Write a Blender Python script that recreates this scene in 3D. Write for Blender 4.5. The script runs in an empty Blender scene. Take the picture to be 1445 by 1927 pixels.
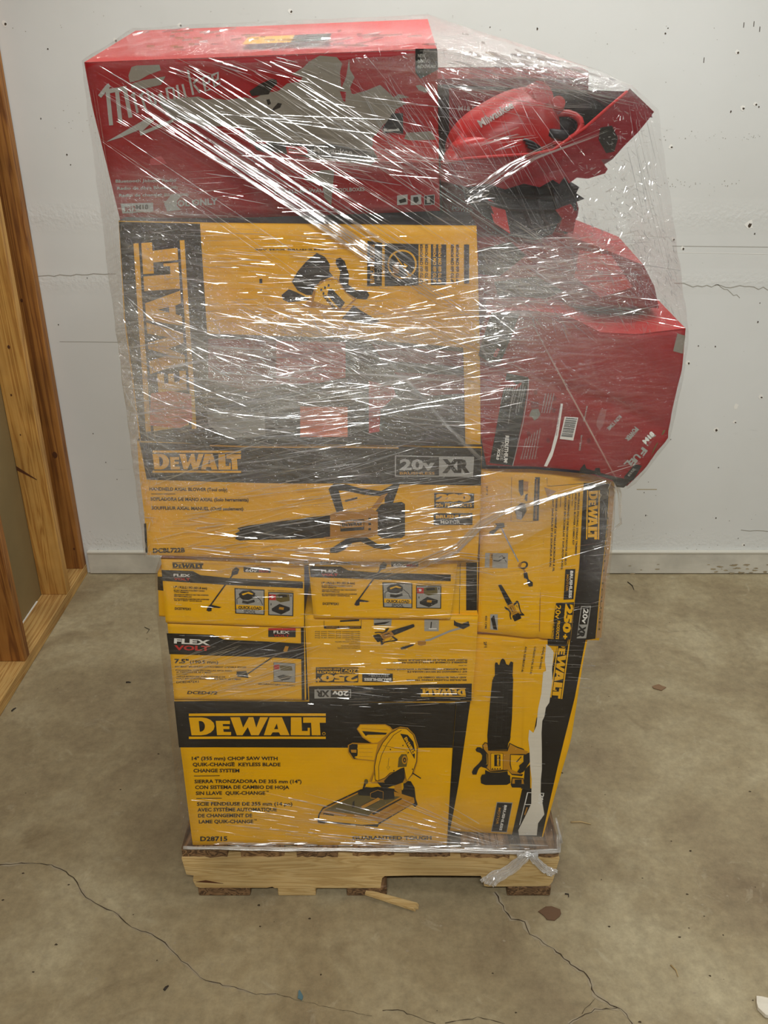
import bpy, bmesh, math, random
from mathutils import Vector, Matrix, noise
from mathutils.geometry import tessellate_polygon
from mathutils.bvhtree import BVHTree

# ------------------------------------------------------------------ camera, light, exposure
SC = bpy.context.scene
COL = SC.collection
F_PX, CX, CY = 1660.0, 722.5, 963.5
PITCH = math.radians(25.7)
CAM = Vector((0, 0, 1.60))
cd = bpy.data.cameras.new('camera'); cam = bpy.data.objects.new('camera', cd); COL.objects.link(cam)
cd.sensor_fit = 'VERTICAL'; cd.sensor_height = 24.0; cd.lens = 24.0 * F_PX / 1927.0
cd.clip_start = 0.02
cam.location = CAM; cam.rotation_euler = (math.pi / 2 - PITCH, 0, 0)
SC.camera = cam
SC.view_settings.view_transform = 'Standard'; SC.view_settings.look = 'None'
SC.view_settings.exposure = -0.14; SC.view_settings.gamma = 1.0
SC.view_settings.use_curve_mapping = False
SC.cycles.transparent_max_bounces = 26
SC.cycles.max_bounces = 5
SC.cycles.sample_clamp_indirect = 6.0

W = bpy.data.worlds.new('room_air'); SC.world = W; W.use_nodes = True
W.node_tree.nodes['Background'].inputs[0].default_value = (1.0, 0.98, 0.94, 1)
W.node_tree.nodes['Background'].inputs[1].default_value = 0.18

def area(name, loc, target, sx, sy, power, color):
    l = bpy.data.lights.new(name, 'AREA'); l.shape = 'RECTANGLE'; l.size = sx; l.size_y = sy
    l.energy = power; l.color = color
    o = bpy.data.objects.new(name, l); COL.objects.link(o); o.location = loc
    o.rotation_euler = (Vector(target) - Vector(loc)).to_track_quat('-Z', 'Y').to_euler()
    return o
WARM = (1.0, 0.995, 0.965)
area('ceiling_tube_light', (0.25, 1.75, 2.86), (0.25, 1.7, 0), 1.25, 0.07, 33, WARM)
area('ceiling_tube_light', (0.0, -0.9, 2.86), (0.0, -0.4, 0), 1.25, 0.07, 74, WARM)
area('ceiling_tube_light', (2.3, 0.6, 2.86), (2.2, 0.7, 0), 0.07, 1.25, 22, WARM)

# ------------------------------------------------------------------ helpers
def lin(c):
    return tuple(((v / 255 + 0.055) / 1.055) ** 2.4 if v / 255 > 0.04045 else v / 255 / 12.92 for v in c) + (1,)

def ray(px, py):
    u, v = (px - CX) / F_PX, (py - CY) / F_PX
    c, s = math.cos(PITCH), math.sin(PITCH)
    return Vector((u, c - v * s, -s - v * c))
def atY(px, py, Y):
    d = ray(px, py); return CAM + d * (Y / d.y)
def atZ(px, py, z):
    d = ray(px, py); return CAM + d * ((z - CAM.z) / d.z)

MATS = {}
def mat(name, rgb, rough=0.5, spec=0.5, noise_amt=0.0, nscale=30, bump=0.0, bscale=(40, 40, 40), metallic=0.0):
    if name in MATS: return MATS[name]
    m = bpy.data.materials.new(name); m.use_nodes = True; nt = m.node_tree; N = nt.nodes; L = nt.links
    b = N['Principled BSDF']; b.inputs['Base Color'].default_value = lin(rgb); b.inputs['Roughness'].default_value = rough
    b.inputs['Specular IOR Level'].default_value = spec; b.inputs['Metallic'].default_value = metallic
    tc = N.new('ShaderNodeTexCoord')
    if noise_amt:
        n = N.new('ShaderNodeTexNoise'); n.inputs['Scale'].default_value = nscale; n.inputs['Detail'].default_value = 4
        L.new(tc.outputs['Object'], n.inputs['Vector'])
        r = N.new('ShaderNodeMapRange'); r.inputs[1].default_value = 0.3; r.inputs[2].default_value = 0.7
        r.inputs[3].default_value = 1 - noise_amt; r.inputs[4].default_value = 1 + noise_amt * 0.5
        L.new(n.outputs['Fac'], r.inputs[0])
        mx = N.new('ShaderNodeVectorMath'); mx.operation = 'SCALE'; mx.inputs[0].default_value = lin(rgb)[:3]
        L.new(r.outputs[0], mx.inputs['Scale']); L.new(mx.outputs[0], b.inputs['Base Color'])
    if bump:
        mp = N.new('ShaderNodeMapping'); mp.inputs['Scale'].default_value = bscale
        L.new(tc.outputs['Object'], mp.inputs[0])
        n2 = N.new('ShaderNodeTexNoise'); n2.inputs['Scale'].default_value = 1; n2.inputs['Detail'].default_value = 3
        L.new(mp.outputs[0], n2.inputs['Vector'])
        bp = N.new('ShaderNodeBump'); bp.inputs['Strength'].default_value = bump; bp.inputs['Distance'].default_value = 0.004
        L.new(n2.outputs['Fac'], bp.inputs['Height']); L.new(bp.outputs[0], b.inputs['Normal'])
    MATS[name] = m; return m

def wood(name, c1, c2, c3, grain=(6, 60, 60), scale=1.0):
    if name in MATS: return MATS[name]
    m = bpy.data.materials.new(name); m.use_nodes = True; nt = m.node_tree; N = nt.nodes; L = nt.links
    b = N['Principled BSDF']; b.inputs['Roughness'].default_value = 0.6
    tc = N.new('ShaderNodeTexCoord'); mp = N.new('ShaderNodeMapping'); mp.inputs['Scale'].default_value = grain
    L.new(tc.outputs['Object'], mp.inputs[0])
    n = N.new('ShaderNodeTexNoise'); n.inputs['Scale'].default_value = scale; n.inputs['Detail'].default_value = 5; n.inputs['Distortion'].default_value = 0.6
    L.new(mp.outputs[0], n.inputs['Vector'])
    w = N.new('ShaderNodeMath'); w.operation = 'MULTIPLY'; w.inputs[1].default_value = 16
    L.new(n.outputs['Fac'], w.inputs[0])
    f = N.new('ShaderNodeMath'); f.operation = 'PINGPONG'; f.inputs[1].default_value = 1.0; L.new(w.outputs[0], f.inputs[0])
    cr = N.new('ShaderNodeValToRGB'); e = cr.color_ramp.elements
    e[0].position = 0.05; e[0].color = lin(c3); e[1].position = 0.9; e[1].color = lin(c1)
    x = cr.color_ramp.elements.new(0.4); x.color = lin(c2)
    L.new(f.outputs[0], cr.inputs[0])
    n3 = N.new('ShaderNodeTexNoise'); n3.inputs['Scale'].default_value = 7; n3.inputs['Detail'].default_value = 6
    L.new(tc.outputs['Object'], n3.inputs['Vector'])
    r = N.new('ShaderNodeMapRange'); r.inputs[1].default_value = 0.3; r.inputs[2].default_value = 0.7; r.inputs[3].default_value = 0.75; r.inputs[4].default_value = 1.1
    L.new(n3.outputs['Fac'], r.inputs[0])
    mx = N.new('ShaderNodeVectorMath'); mx.operation = 'SCALE'; L.new(cr.outputs[0], mx.inputs[0]); L.new(r.outputs[0], mx.inputs['Scale'])
    L.new(mx.outputs[0], b.inputs['Base Color'])
    bp = N.new('ShaderNodeBump'); bp.inputs['Strength'].default_value = 0.25; bp.inputs['Distance'].default_value = 0.002
    L.new(f.outputs[0], bp.inputs['Height']); L.new(bp.outputs[0], b.inputs['Normal'])
    MATS[name] = m; return m

class MB:
    """collects geometry of one mesh object"""
    def __init__(s): s.bm = bmesh.new(); s.mats = []
    def mi(s, m):
        if m not in s.mats: s.mats.append(m)
        return s.mats.index(m)
    def face(s, vs, m):
        try: f = s.bm.faces.new(vs)
        except ValueError: return None
        f.material_index = s.mi(m); return f
    def quad(s, pts, m): return s.face([s.bm.verts.new(p) for p in pts], m)
    def box(s, lo, hi, m, bev=0.0):
        t = bmesh.new(); bmesh.ops.create_cube(t, size=1)
        lo, hi = Vector(lo), Vector(hi)
        for v in t.verts: v.co = Vector(((v.co.x + .5) * (hi.x - lo.x) + lo.x, (v.co.y + .5) * (hi.y - lo.y) + lo.y, (v.co.z + .5) * (hi.z - lo.z) + lo.z))
        if bev: bmesh.ops.bevel(t, geom=t.edges[:], offset=bev, segments=2, profile=.5, affect='EDGES')
        s.merge(t, m)
    def merge(s, t, m, fn=None):
        mp = {}
        for v in t.verts: mp[v] = s.bm.verts.new(fn(v.co) if fn else v.co)
        k = s.mi(m)
        for f in t.faces:
            try:
                g = s.bm.faces.new([mp[v] for v in f.verts]); g.material_index = k; g.smooth = f.smooth
            except ValueError: pass
        t.free()
    def prism(s, poly, off, m, mside=None, back=True):
        """poly: 3D outline points; off: extrusion vector"""
        a = [s.bm.verts.new(p) for p in poly]; b = [s.bm.verts.new(Vector(p) + off) for p in poly]
        tris = tessellate_polygon([[Vector(p) for p in poly]])
        for t in tris:
            s.face([a[i] for i in t], m)
            if back: s.face([b[i] for i in reversed(t)], mside or m)
        n = len(a)
        for i in range(n): s.face([a[i], a[(i + 1) % n], b[(i + 1) % n], b[i]], mside or m)
    def tube(s, pts, rad, m, seg=8, caps=True):
        pts = [Vector(p) for p in pts]; n = len(pts); rings = []
        for i, p in enumerate(pts):
            d = (pts[min(i + 1, n - 1)] - pts[max(i - 1, 0)]).normalized()
            a = d.cross(Vector((0.13, 0.21, 0.97))).normalized(); b = d.cross(a)
            r = rad[i] if isinstance(rad, (list, tuple)) else rad
            rings.append([s.bm.verts.new(p + (a * math.cos(2 * math.pi * k / seg) + b * math.sin(2 * math.pi * k / seg)) * r) for k in range(seg)])
        for i in range(n - 1):
            for k in range(seg):
                f = s.face([rings[i][k], rings[i][(k + 1) % seg], rings[i + 1][(k + 1) % seg], rings[i + 1][k]], m)
                if f: f.smooth = True
        if caps: s.face(rings[0][::-1], m); s.face(rings[-1], m)
    def build(s, name, parent=None, label=None, cat=None, group=None, kind=None, normals=True):
        if normals: bmesh.ops.recalc_face_normals(s.bm, faces=s.bm.faces[:])
        me = bpy.data.meshes.new(name); s.bm.to_mesh(me); s.bm.free()
        for m in s.mats: me.materials.append(m)
        o = bpy.data.objects.new(name, me); COL.objects.link(o)
        if parent: o.parent = parent
        return tag(o, label, cat, group, kind)

def tag(o, label=None, cat=None, group=None, kind=None):
    if label: o['label'] = label
    if cat: o['category'] = cat
    if group: o['group'] = group
    if kind: o['kind'] = kind
    return o
def empty(name, loc=(0, 0, 0), label=None, cat=None, group=None, kind=None):
    o = bpy.data.objects.new(name, None); COL.objects.link(o); o.location = loc; o.empty_display_size = .05
    return tag(o, label, cat, group, kind)
def adopt(root, *parts):
    """parent parts that were modelled in world space to an empty standing at the thing's base"""
    for p in parts:
        p.parent = root; p.matrix_parent_inverse = Matrix.Translation(-Vector(root.location))

# lettering: blender's own font turned into flat faces
_glyph = {}
def text_mesh(s, bold=0.02):
    k = (s, bold)
    if k in _glyph: return _glyph[k]
    c = bpy.data.curves.new('lettering', 'FONT'); c.body = s; c.size = 1.0; c.offset = bold; c.resolution_u = 2; c.fill_mode = 'FRONT'
    o = bpy.data.objects.new('lettering', c); COL.objects.link(o)
    bpy.context.view_layer.update()
    me = bpy.data.meshes.new_from_object(o)
    V = [(v.co.x, v.co.y) for v in me.vertices]; Fc = [tuple(p.vertices) for p in me.polygons]
    bpy.data.objects.remove(o); bpy.data.curves.remove(c); bpy.data.meshes.remove(me)
    if not V: V = [(0, 0)]
    x0, x1 = min(v[0] for v in V), max(v[0] for v in V)
    w = max(x1 - x0, 1e-4)
    _glyph[k] = ([((v[0] - x0) / w, v[1] / 0.73) for v in V], Fc, w / 0.73)
    return _glyph[k]

class Face:
    """a printed plane in the room; picture details are laid on it where the photo shows them"""
    def __init__(s, px, Y, yaw=0, lean=0, roll=0, amp=0.0015, freq=7, seed=0, creases=()):
        s.p0 = atY(px[0], px[1], Y)
        yaw, lean = math.radians(yaw), math.radians(lean)
        R = Matrix.Rotation(yaw, 3, 'Z')
        s.n = R @ Vector((0, -math.cos(lean), -math.sin(lean)))
        s.S = R @ Vector((1, 0, 0)); s.T = s.n.cross(s.S).normalized()
        s.amp, s.freq, s.seed = amp, freq, seed
        s.creases = []
        s.mb = MB()
        for (a, b, depth, wid) in creases: s.creases.append((Vector(s.st(*a)), Vector(s.st(*b)), depth, wid))
    def st(s, px, py):
        d = ray(px, py); t = (s.p0 - CAM).dot(s.n) / d.dot(s.n)
        q = CAM + d * t - s.p0
        return (q.dot(s.S), q.dot(s.T))
    def disp(s, a, b):
        h = 0
        if s.amp:
            h = s.amp * (noise.noise(Vector((a * s.freq + s.seed, b * s.freq, s.seed * 1.7))) + .4 * noise.noise(Vector((a * s.freq * 2.7, b * s.freq * 2.7 + s.seed, 5))))
        for (p, q, depth, wid) in s.creases:
            d = q - p; L2 = d.length_squared; v = Vector((a, b)) - p
            k = max(0, min(1, v.dot(d) / L2)); r = (v - d * k).length
            h += depth * math.exp(-(r / wid) ** 2)
        return h
    def P(s, a, b, off=0): return s.p0 + s.S * a + s.T * b + s.n * (off + s.disp(a, b))
    def W(s, px, py, off=0): return s.P(*s.st(px, py), off)
    # 2D polygon(s) -> faces
    def lay(s, t, m, layer):
        xs = [v.co.x for v in t.verts]; ys = [v.co.y for v in t.verts]
        if not xs: t.free(); return
        step = 0.022
        if s.amp or s.creases:
            for ax, lo, hi in ((0, min(xs), max(xs)), (1, min(ys), max(ys))):
                k = math.ceil(lo / step)
                while k * step < hi:
                    co = Vector((k * step, 0, 0)) if ax == 0 else Vector((0, k * step, 0))
                    no = Vector((1, 0, 0)) if ax == 0 else Vector((0, 1, 0))
                    bmesh.ops.bisect_plane(t, geom=t.verts[:] + t.edges[:] + t.faces[:], plane_co=co, plane_no=no, dist=1e-6)
                    k += 1
        off = 0.0007 + 0.0003 * layer
        s.mb.merge(t, m, lambda c: s.P(c.x, c.y, off))
    def poly(s, pts, m, layer=0, holes=(), C=None):
        def cv(l): return [s.st(*((C[0] + x / C[2], C[1] + y / C[2]) if C else (x, y))) for (x, y) in l]
        loops = [[Vector((a, b, 0)) for a, b in cv(pts)]] + [[Vector((a, b, 0)) for a, b in cv(h)] for h in holes]
        t = bmesh.new(); vs = [t.verts.new(p) for l in loops for p in l]
        for tr in tessellate_polygon(loops):
            try: t.faces.new([vs[i] for i in tr])
            except ValueError: pass
        bmesh.ops.recalc_face_normals(t, faces=t.faces[:])
        s.lay(t, m, layer)
    def rect(s, x0, y0, x1, y1, m, layer=0, C=None): s.poly([(x0, y0), (x1, y0), (x1, y1), (x0, y1)], m, layer, C=C)
    def frame(s, quad, w, m, layer=1, C=None):
        c = (sum(p[0] for p in quad) / 4, sum(p[1] for p in quad) / 4)
        inner = []
        for p in quad:
            dx, dy = c[0] - p[0], c[1] - p[1]
            inner.append((p[0] + math.copysign(w, dx), p[1] + math.copysign(w, dy)))
        s.poly(quad, m, layer, holes=[inner], C=C)
    def line(s, pts, w, m, layer=1, C=None, w2=None):
        """a stroke drawn as one ribbon"""
        n = len(pts); L, R = [], []
        for i, p in enumerate(pts):
            a, b = pts[max(i - 1, 0)], pts[min(i + 1, n - 1)]
            dx, dy = b[0] - a[0], b[1] - a[1]; l = math.hypot(dx, dy) or 1
            ww = (w + (w2 - w) * i / (n - 1)) if w2 is not None else w
            L.append((p[0] - dy / l * ww / 2, p[1] + dx / l * ww / 2)); R.append((p[0] + dy / l * ww / 2, p[1] - dx / l * ww / 2))
        for i in range(n - 1): s.poly([L[i], L[i + 1], R[i + 1], R[i]], m, layer, C=C)
    def disc(s, cx, cy, rx, ry, m, layer=1, C=None, n=24, rot=0, a0=0, a1=360):
        r = math.radians(rot); pts = []
        for i in range(n + (a1 - a0 < 360)):
            t = math.radians(a0 + (a1 - a0) * i / n); x, y = rx * math.cos(t), ry * math.sin(t)
            pts.append((cx + x * math.cos(r) - y * math.sin(r), cy + x * math.sin(r) + y * math.cos(r)))
        s.poly(pts, m, layer, C=C)
    def put(s, V, Fc, a, b, h, m, layer, C=None, shear=0):
        """V in unit space (x 0..1 along a->b, y 0..1 up)"""
        dx, dy = b[0] - a[0], b[1] - a[1]; l = math.hypot(dx, dy); ux, uy = dy / l, -dx / l
        t = bmesh.new(); vs = []
        for (x, y) in V:
            px = a[0] + dx * x + ux * h * y + dx / l * shear * h * y; py = a[1] + dy * x + uy * h * y + dy / l * shear * h * y
            if C: px, py = C[0] + px / C[2], C[1] + py / C[2]
            q = s.st(px, py); vs.append(t.verts.new((q[0], q[1], 0)))
        for f in Fc:
            try: t.faces.new([vs[i] for i in f])
            except ValueError: pass
        s.lay(t, m, layer)
    def text(s, body, a, b, h, m, layer=2, C=None, bold=0.02, shear=0):
        V, Fc, _ = text_mesh(body, bold); s.put(V, Fc, a, b, h, m, layer, C, shear)
    def logo(s, a, b, h, m, layer=2, C=None, bars=True):
        for outer, holes in LOGO:
            loops = [[Vector((x, y, 0)) for x, y in outer]] + [[Vector((x, y, 0)) for x, y in q] for q in holes]
            V = [(p.x, p.y) for l in loops for p in l]; s.put(V, [tuple(t) for t in tessellate_polygon(loops)], a, b, h, m, layer, C)
        if bars:
            for y0, y1 in ((-.02, .075), (.915, 1.02)):
                s.put([(0.0, y0), (1, y0), (1, y1), (0.0, y1)], [(0, 1, 2, 3)], a, b, h, m, layer, C)
    # the carton itself
    def carton(s, edges, depth, front, side, top=None, shift=(0, 0, 0), nu=26, nv=20, round_=0.004, bottom=None):
        """edges: top, right, bottom, left polylines in the photo (top & bottom run left->right, left & right top->bottom)"""
        def samp(pl, u):
            ls = [math.dist(pl[i], pl[i + 1]) for i in range(len(pl) - 1)]; tot = sum(ls); d = u * tot
            for i, l in enumerate(ls):
                if d <= l or i == len(ls) - 1:
                    k = d / l if l else 0
                    return (pl[i][0] + (pl[i + 1][0] - pl[i][0]) * k, pl[i][1] + (pl[i + 1][1] - pl[i][1]) * k)
                d -= l
        T, R, B, L = edges
        us = [0, .006] + [i / nu for i in range(1, nu)] + [.994, 1]; vs = [0, .008] + [i / nv for i in range(1, nv)] + [.992, 1]
        c00, c10, c01, c11 = T[0], T[-1], B[0], B[-1]
        G = []
        for v in vs:
            row = []
            lp, rp = samp(L, v), samp(R, v)
            for u in us:
                tp, bp = samp(T, u), samp(B, u)
                q = [(1 - v) * tp[k] + v * bp[k] + (1 - u) * lp[k] + u * rp[k] - ((1 - u) * (1 - v) * c00[k] + u * (1 - v) * c10[k] + (1 - u) * v * c01[k] + u * v * c11[k]) for k in (0, 1)]
                edge = u in (0, 1) or v in (0, 1)
                row.append(s.mb.bm.verts.new(s.W(q[0], q[1], -round_ if edge else 0)))
            G.append(row)
        for j in range(len(vs) - 1):
            for i in range(len(us) - 1):
                f = s.mb.face([G[j][i], G[j][i + 1], G[j + 1][i + 1], G[j + 1][i]], front); f.smooth = True
        back = -s.n * depth + Vector(shift)
        nj, ni = len(vs) - 1, len(us) - 1
        side = side if isinstance(side, (tuple, list)) else (side, side)
        loops = [([G[0][i] for i in range(ni + 1)], top or side[0]), ([G[j][ni] for j in range(nj + 1)], side[1]),
                 ([G[nj][i] for i in range(ni, -1, -1)], bottom or side[0]), ([G[j][0] for j in range(nj, -1, -1)], side[0])]
        cache = {}
        def bk(v, k):
            if (v, k) not in cache: cache[(v, k)] = s.mb.bm.verts.new(v.co + back * k)
            return cache[(v, k)]
        ring = []
        for lp, m in loops:
            for i in range(len(lp) - 1):
                prev = (lp[i], lp[i + 1])
                for k in (.02, .5, 1):
                    cur = (bk(lp[i], k), bk(lp[i + 1], k)); s.mb.face([prev[0], prev[1], cur[1], cur[0]], m); prev = cur
                ring.append(bk(lp[i], 1))
        c = s.mb.bm.verts.new(sum((v.co for v in ring), Vector()) / len(ring))
        for i in range(len(ring)): s.mb.face([ring[i], ring[(i + 1) % len(ring)], c], side[0])
    def done(s, name, **k): return s.mb.build(name, normals=False, **k)

def E(*quad):
    """straight edges from TL TR BR BL"""
    a, b, c, d = quad
    return ([a, b], [b, c], [d, c], [a, d])

def _logo():
    def arc(cx, cy, rx, ry, a0, a1, n=8): return [(cx + rx * math.cos(math.radians(a0 + (a1 - a0) * i / n)), cy + ry * math.sin(math.radians(a0 + (a1 - a0) * i / n))) for i in range(n + 1)]
    b, t = .13, .86; k = lambda y: b + (t - b) * y
    L = []
    L.append(([(.0, t), (.09, t)] + arc(.09, k(.5), .098, (t - b) / 2, 90, -90) + [(.02, b)],
              [[(.072, k(.80)), (.085, k(.80))] + arc(.085, k(.5), .033, (t - b) * .30, 90, -90)[1:-1] + [(.085, k(.2)), (.08, k(.2))]]))
    e = .80
    L.append(([(.196, k(e)), (.300, k(e)), (.300, k(.62)), (.247, k(.62)), (.249, k(.50)), (.296, k(.50)), (.296, k(.34)), (.251, k(.34)), (.254, k(.18)), (.308, k(.18)), (.308, b), (.206, b)], []))
    L.append(([(.302, t), (.372, t), (.396, k(.42)), (.437, t), (.470, t), (.492, k(.42)), (.520, t), (.578, t), (.510, b), (.455, b), (.430, k(.45)), (.392, b), (.350, b)], []))
    L.append(([(.590, t), (.680, t), (.735, b), (.668, b), (.658, k(.16)), (.612, k(.16)), (.598, b), (.548, b)], [[(.622, k(.34)), (.652, k(.34)), (.643, k(.66))]]))
    L.append(([(.745, t), (.822, t), (.826, k(.24)), (.868, k(.24)), (.868, k(.42)) , (.884, k(.42)), (.884, b), (.745, b)], []))
    L.append(([(.835, t), (1.0, t), (1.0, k(.70)), (.955, k(.70)), (.962, b), (.898, b), (.893, k(.70)), (.835, k(.70))], []))
    return L
LOGO = _logo()
# ------------------------------------------------------------------ room
YW = 2.815           # back wall
XL = -1.083          # face of the stud wall
def wall_mat():
    m = bpy.data.materials.new('painted_drywall'); m.use_nodes = True; N = m.node_tree.nodes; L = m.node_tree.links
    b = N['Principled BSDF']; b.inputs['Roughness'].default_value = .55
    tc = N.new('ShaderNodeTexCoord')
    n = N.new('ShaderNodeTexNoise'); n.inputs['Scale'].default_value = 1.3; n.inputs['Detail'].default_value = 5; L.new(tc.outputs['Object'], n.inputs[0])
    cr = N.new('ShaderNodeValToRGB'); cr.color_ramp.elements[0].position = .35; cr.color_ramp.elements[0].color = lin((212, 214, 210)); cr.color_ramp.elements[1].position = .7; cr.color_ramp.elements[1].color = lin((224, 227, 225))
    L.new(n.outputs['Fac'], cr.inputs[0])
    # scuffs
    mp = N.new('ShaderNodeMapping'); mp.inputs['Scale'].default_value = (1.2, 1, 6); L.new(tc.outputs['Object'], mp.inputs[0])
    n2 = N.new('ShaderNodeTexNoise'); n2.inputs['Scale'].default_value = 3; n2.inputs['Detail'].default_value = 12; n2.inputs['Roughness'].default_value = .75; L.new(mp.outputs[0], n2.inputs[0])
    r = N.new('ShaderNodeMapRange'); r.inputs[1].default_value = .64; r.inputs[2].default_value = .74; r.inputs[3].default_value = 1; r.inputs[4].default_value = .82; L.new(n2.outputs['Fac'], r.inputs[0])
    mx = N.new('ShaderNodeVectorMath'); mx.operation = 'SCALE'; L.new(cr.outputs[0], mx.inputs[0]); L.new(r.outputs[0], mx.inputs['Scale']); L.new(mx.outputs[0], b.inputs['Base Color'])
    # taped joints: two rough horizontal bands
    sp = N.new('ShaderNodeSeparateXYZ'); L.new(tc.outputs['Object'], sp.inputs[0])
    n3 = N.new('ShaderNodeTexNoise'); n3.inputs['Scale'].default_value = 90; n3.inputs['Detail'].default_value = 4; L.new(tc.outputs['Object'], n3.inputs[0])
    band = None
    for z, w in ((1.245, .055), (1.05, .04), (.12, .06)):
        a = N.new('ShaderNodeMath'); a.operation = 'SUBTRACT'; a.inputs[1].default_value = z; L.new(sp.outputs['Z'], a.inputs[0])
        c = N.new('ShaderNodeMath'); c.operation = 'ABSOLUTE'; L.new(a.outputs[0], c.inputs[0])
        q = N.new('ShaderNodeMapRange'); q.inputs[1].default_value = 0; q.inputs[2].default_value = w; q.inputs[3].default_value = 1; q.inputs[4].default_value = 0; L.new(c.outputs[0], q.inputs[0])
        if band is None: band = q
        else:
            s_ = N.new('ShaderNodeMath'); s_.operation = 'ADD'; L.new(band.outputs[0], s_.inputs[0]); L.new(q.outputs[0], s_.inputs[1]); band = s_
    h = N.new('ShaderNodeMath'); h.operation = 'MULTIPLY'; L.new(band.outputs[0], h.inputs[0]); L.new(n3.outputs['Fac'], h.inputs[1])
    n4 = N.new('ShaderNodeTexNoise'); n4.inputs['Scale'].default_value = 14; n4.inputs['Detail'].default_value = 6; L.new(tc.outputs['Object'], n4.inputs[0])
    h2 = N.new('ShaderNodeMath'); h2.operation = 'MULTIPLY_ADD'; h2.inputs[1].default_value = .35; L.new(n4.outputs['Fac'], h2.inputs[0]); L.new(h.outputs[0], h2.inputs[2])
    bp = N.new('ShaderNodeBump'); bp.inputs['Strength'].default_value = .5; bp.inputs['Distance'].default_value = .004; L.new(h2.outputs[0], bp.inputs['Height']); L.new(bp.outputs[0], b.inputs['Normal'])
    return m
M_WALL = wall_mat()
M_HOLE = mat('screw_hole', (70, 60, 48), .9)
M_PUTTY = mat('wall_putty', (238, 238, 232), .6)
M_CRK = mat('hairline', (158, 155, 144), .9)
M_BASE = mat('worn_baseboard_paint', (204, 201, 188), .5, noise_amt=.22, nscale=9, bump=.3, bscale=(20, 20, 40))

random.seed(4)
w = MB()
w.box((-2.2, YW, -.05), (3.2, YW + .1, 3.0), M_WALL)
def wdisc(px, py, r, m, el=1.0, off=.0008):
    c = atY(px, py, YW - off)
    n = 10; vs = [w.bm.verts.new(c + Vector((r * math.cos(i * 2 * math.pi / n) * (1 + .3 * random.uniform(-1, 1)), 0, el * r * math.sin(i * 2 * math.pi / n) * (1 + .3 * random.uniform(-1, 1))))) for i in range(n)]
    w.face(vs, m)
def wline(pts, wd, m, off=.0006):
    P = [atY(x, y, YW - off) for x, y in pts]
    for i in range(len(P) - 1):
        d = (P[i + 1] - P[i]).normalized(); s_ = Vector((-d.z, 0, d.x)) * wd / 2
        w.quad([P[i] - s_, P[i] + s_, P[i + 1] + s_, P[i + 1] - s_], m)
for px, py, r in [(10, 45, .006), (90, 92, .004), (218, 77, .005), (340, 48, .005), (343, 62, .003), (548, 22, .005), (77, 223, .003), (126, 291, .004), (133, 310, .003), (164, 523, .003), (110, 611, .003), (922, 51, .003), (1011, 54, .004),
                  (1025, 107, .005), (1252, 63, .004), (1257, 53, .003), (1389, 99, .005), (1375, 210, .004), (1399, 204, .006), (1423, 197, .005), (1428, 201, .004), (1264, 277, .005), (1411, 424, .010), (1420, 440, .004),
                  (1268, 451, .005), (1286, 468, .005), (1314, 651, .003), (1346, 652, .004), (1296, 684, .006), (1430, 570, .003), (1426, 606, .004), (1384, 795, .005), (1348, 810, .007), (1352, 880, .004), (1220, 907, .002),
                  (1262, 827, .003), (1347, 975, .004), (1389, 1013, .003), (1400, 1026, .005), (199, 870, .003), (220, 902, .003), (175, 816, .003), (1433, 748, .006), (1215, 970, .004), (1212, 927, .003)]:
    if r >= .005: wdisc(px - 1.5, py - 1, r * 1.25, M_PUTTY, off=.0006)
    wdisc(px, py, r * .55, M_HOLE, random.uniform(.7, 1.4), off=.0012)
for x, y in ((1400, 47), (1419, 45), (1430, 55), (1325, 113)): wline([(x, y - 5), (x - 1, y + 5)], .002, M_HOLE)
random.seed(9)
def jag(a, b, n, amp):
    return [(a[0] + (b[0] - a[0]) * i / n, a[1] + (b[1] - a[1]) * i / n + random.uniform(-amp, amp)) for i in range(n + 1)]
wline(jag((70, 520), (218, 515), 14, 1.5), .0022, M_CRK); wline(jag((1268, 535), (1445, 543), 20, 4), .0022, M_CRK)
wline(jag((1345, 535), (1392, 560), 8, 3), .0018, M_CRK)
wline([(1198, 921), (1236, 921)], .0025, mat('tan_scuff', (176, 158, 118), .8))
wline([(1265, 463), (1445, 465)], .0014, M_CRK); wline([(1268, 475), (1445, 478)], .0014, M_PUTTY); wline([(112, 643), (228, 644)], .0012, M_CRK)
wline(jag((1394, 998), (1445, 1000), 6, .8), .0025, M_CRK)
# splatter and bare patches
for k in range(260):
    zone = random.choice([(1240, 1430, 240, 265, .0016), (1240, 1400, 335, 352, .0016), (100, 230, 170, 250, .0016), (165, 270, 990, 1040, .0018), (1160, 1440, 930, 1040, .0016), (1150, 1445, 40, 900, .0011), (0, 900, 5, 60, .0012), (880, 1445, 10, 160, .0012)])
    wdisc(random.uniform(zone[0], zone[1]), random.triangular(zone[2], zone[3], zone[3]), random.uniform(.4, 1) * zone[4], M_CRK, random.uniform(.5, 1.2), .0007)
wdisc(1385, 765, .008, M_PUTTY, 1.4, .0005)
w.build('wall_back', kind='structure')

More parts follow.
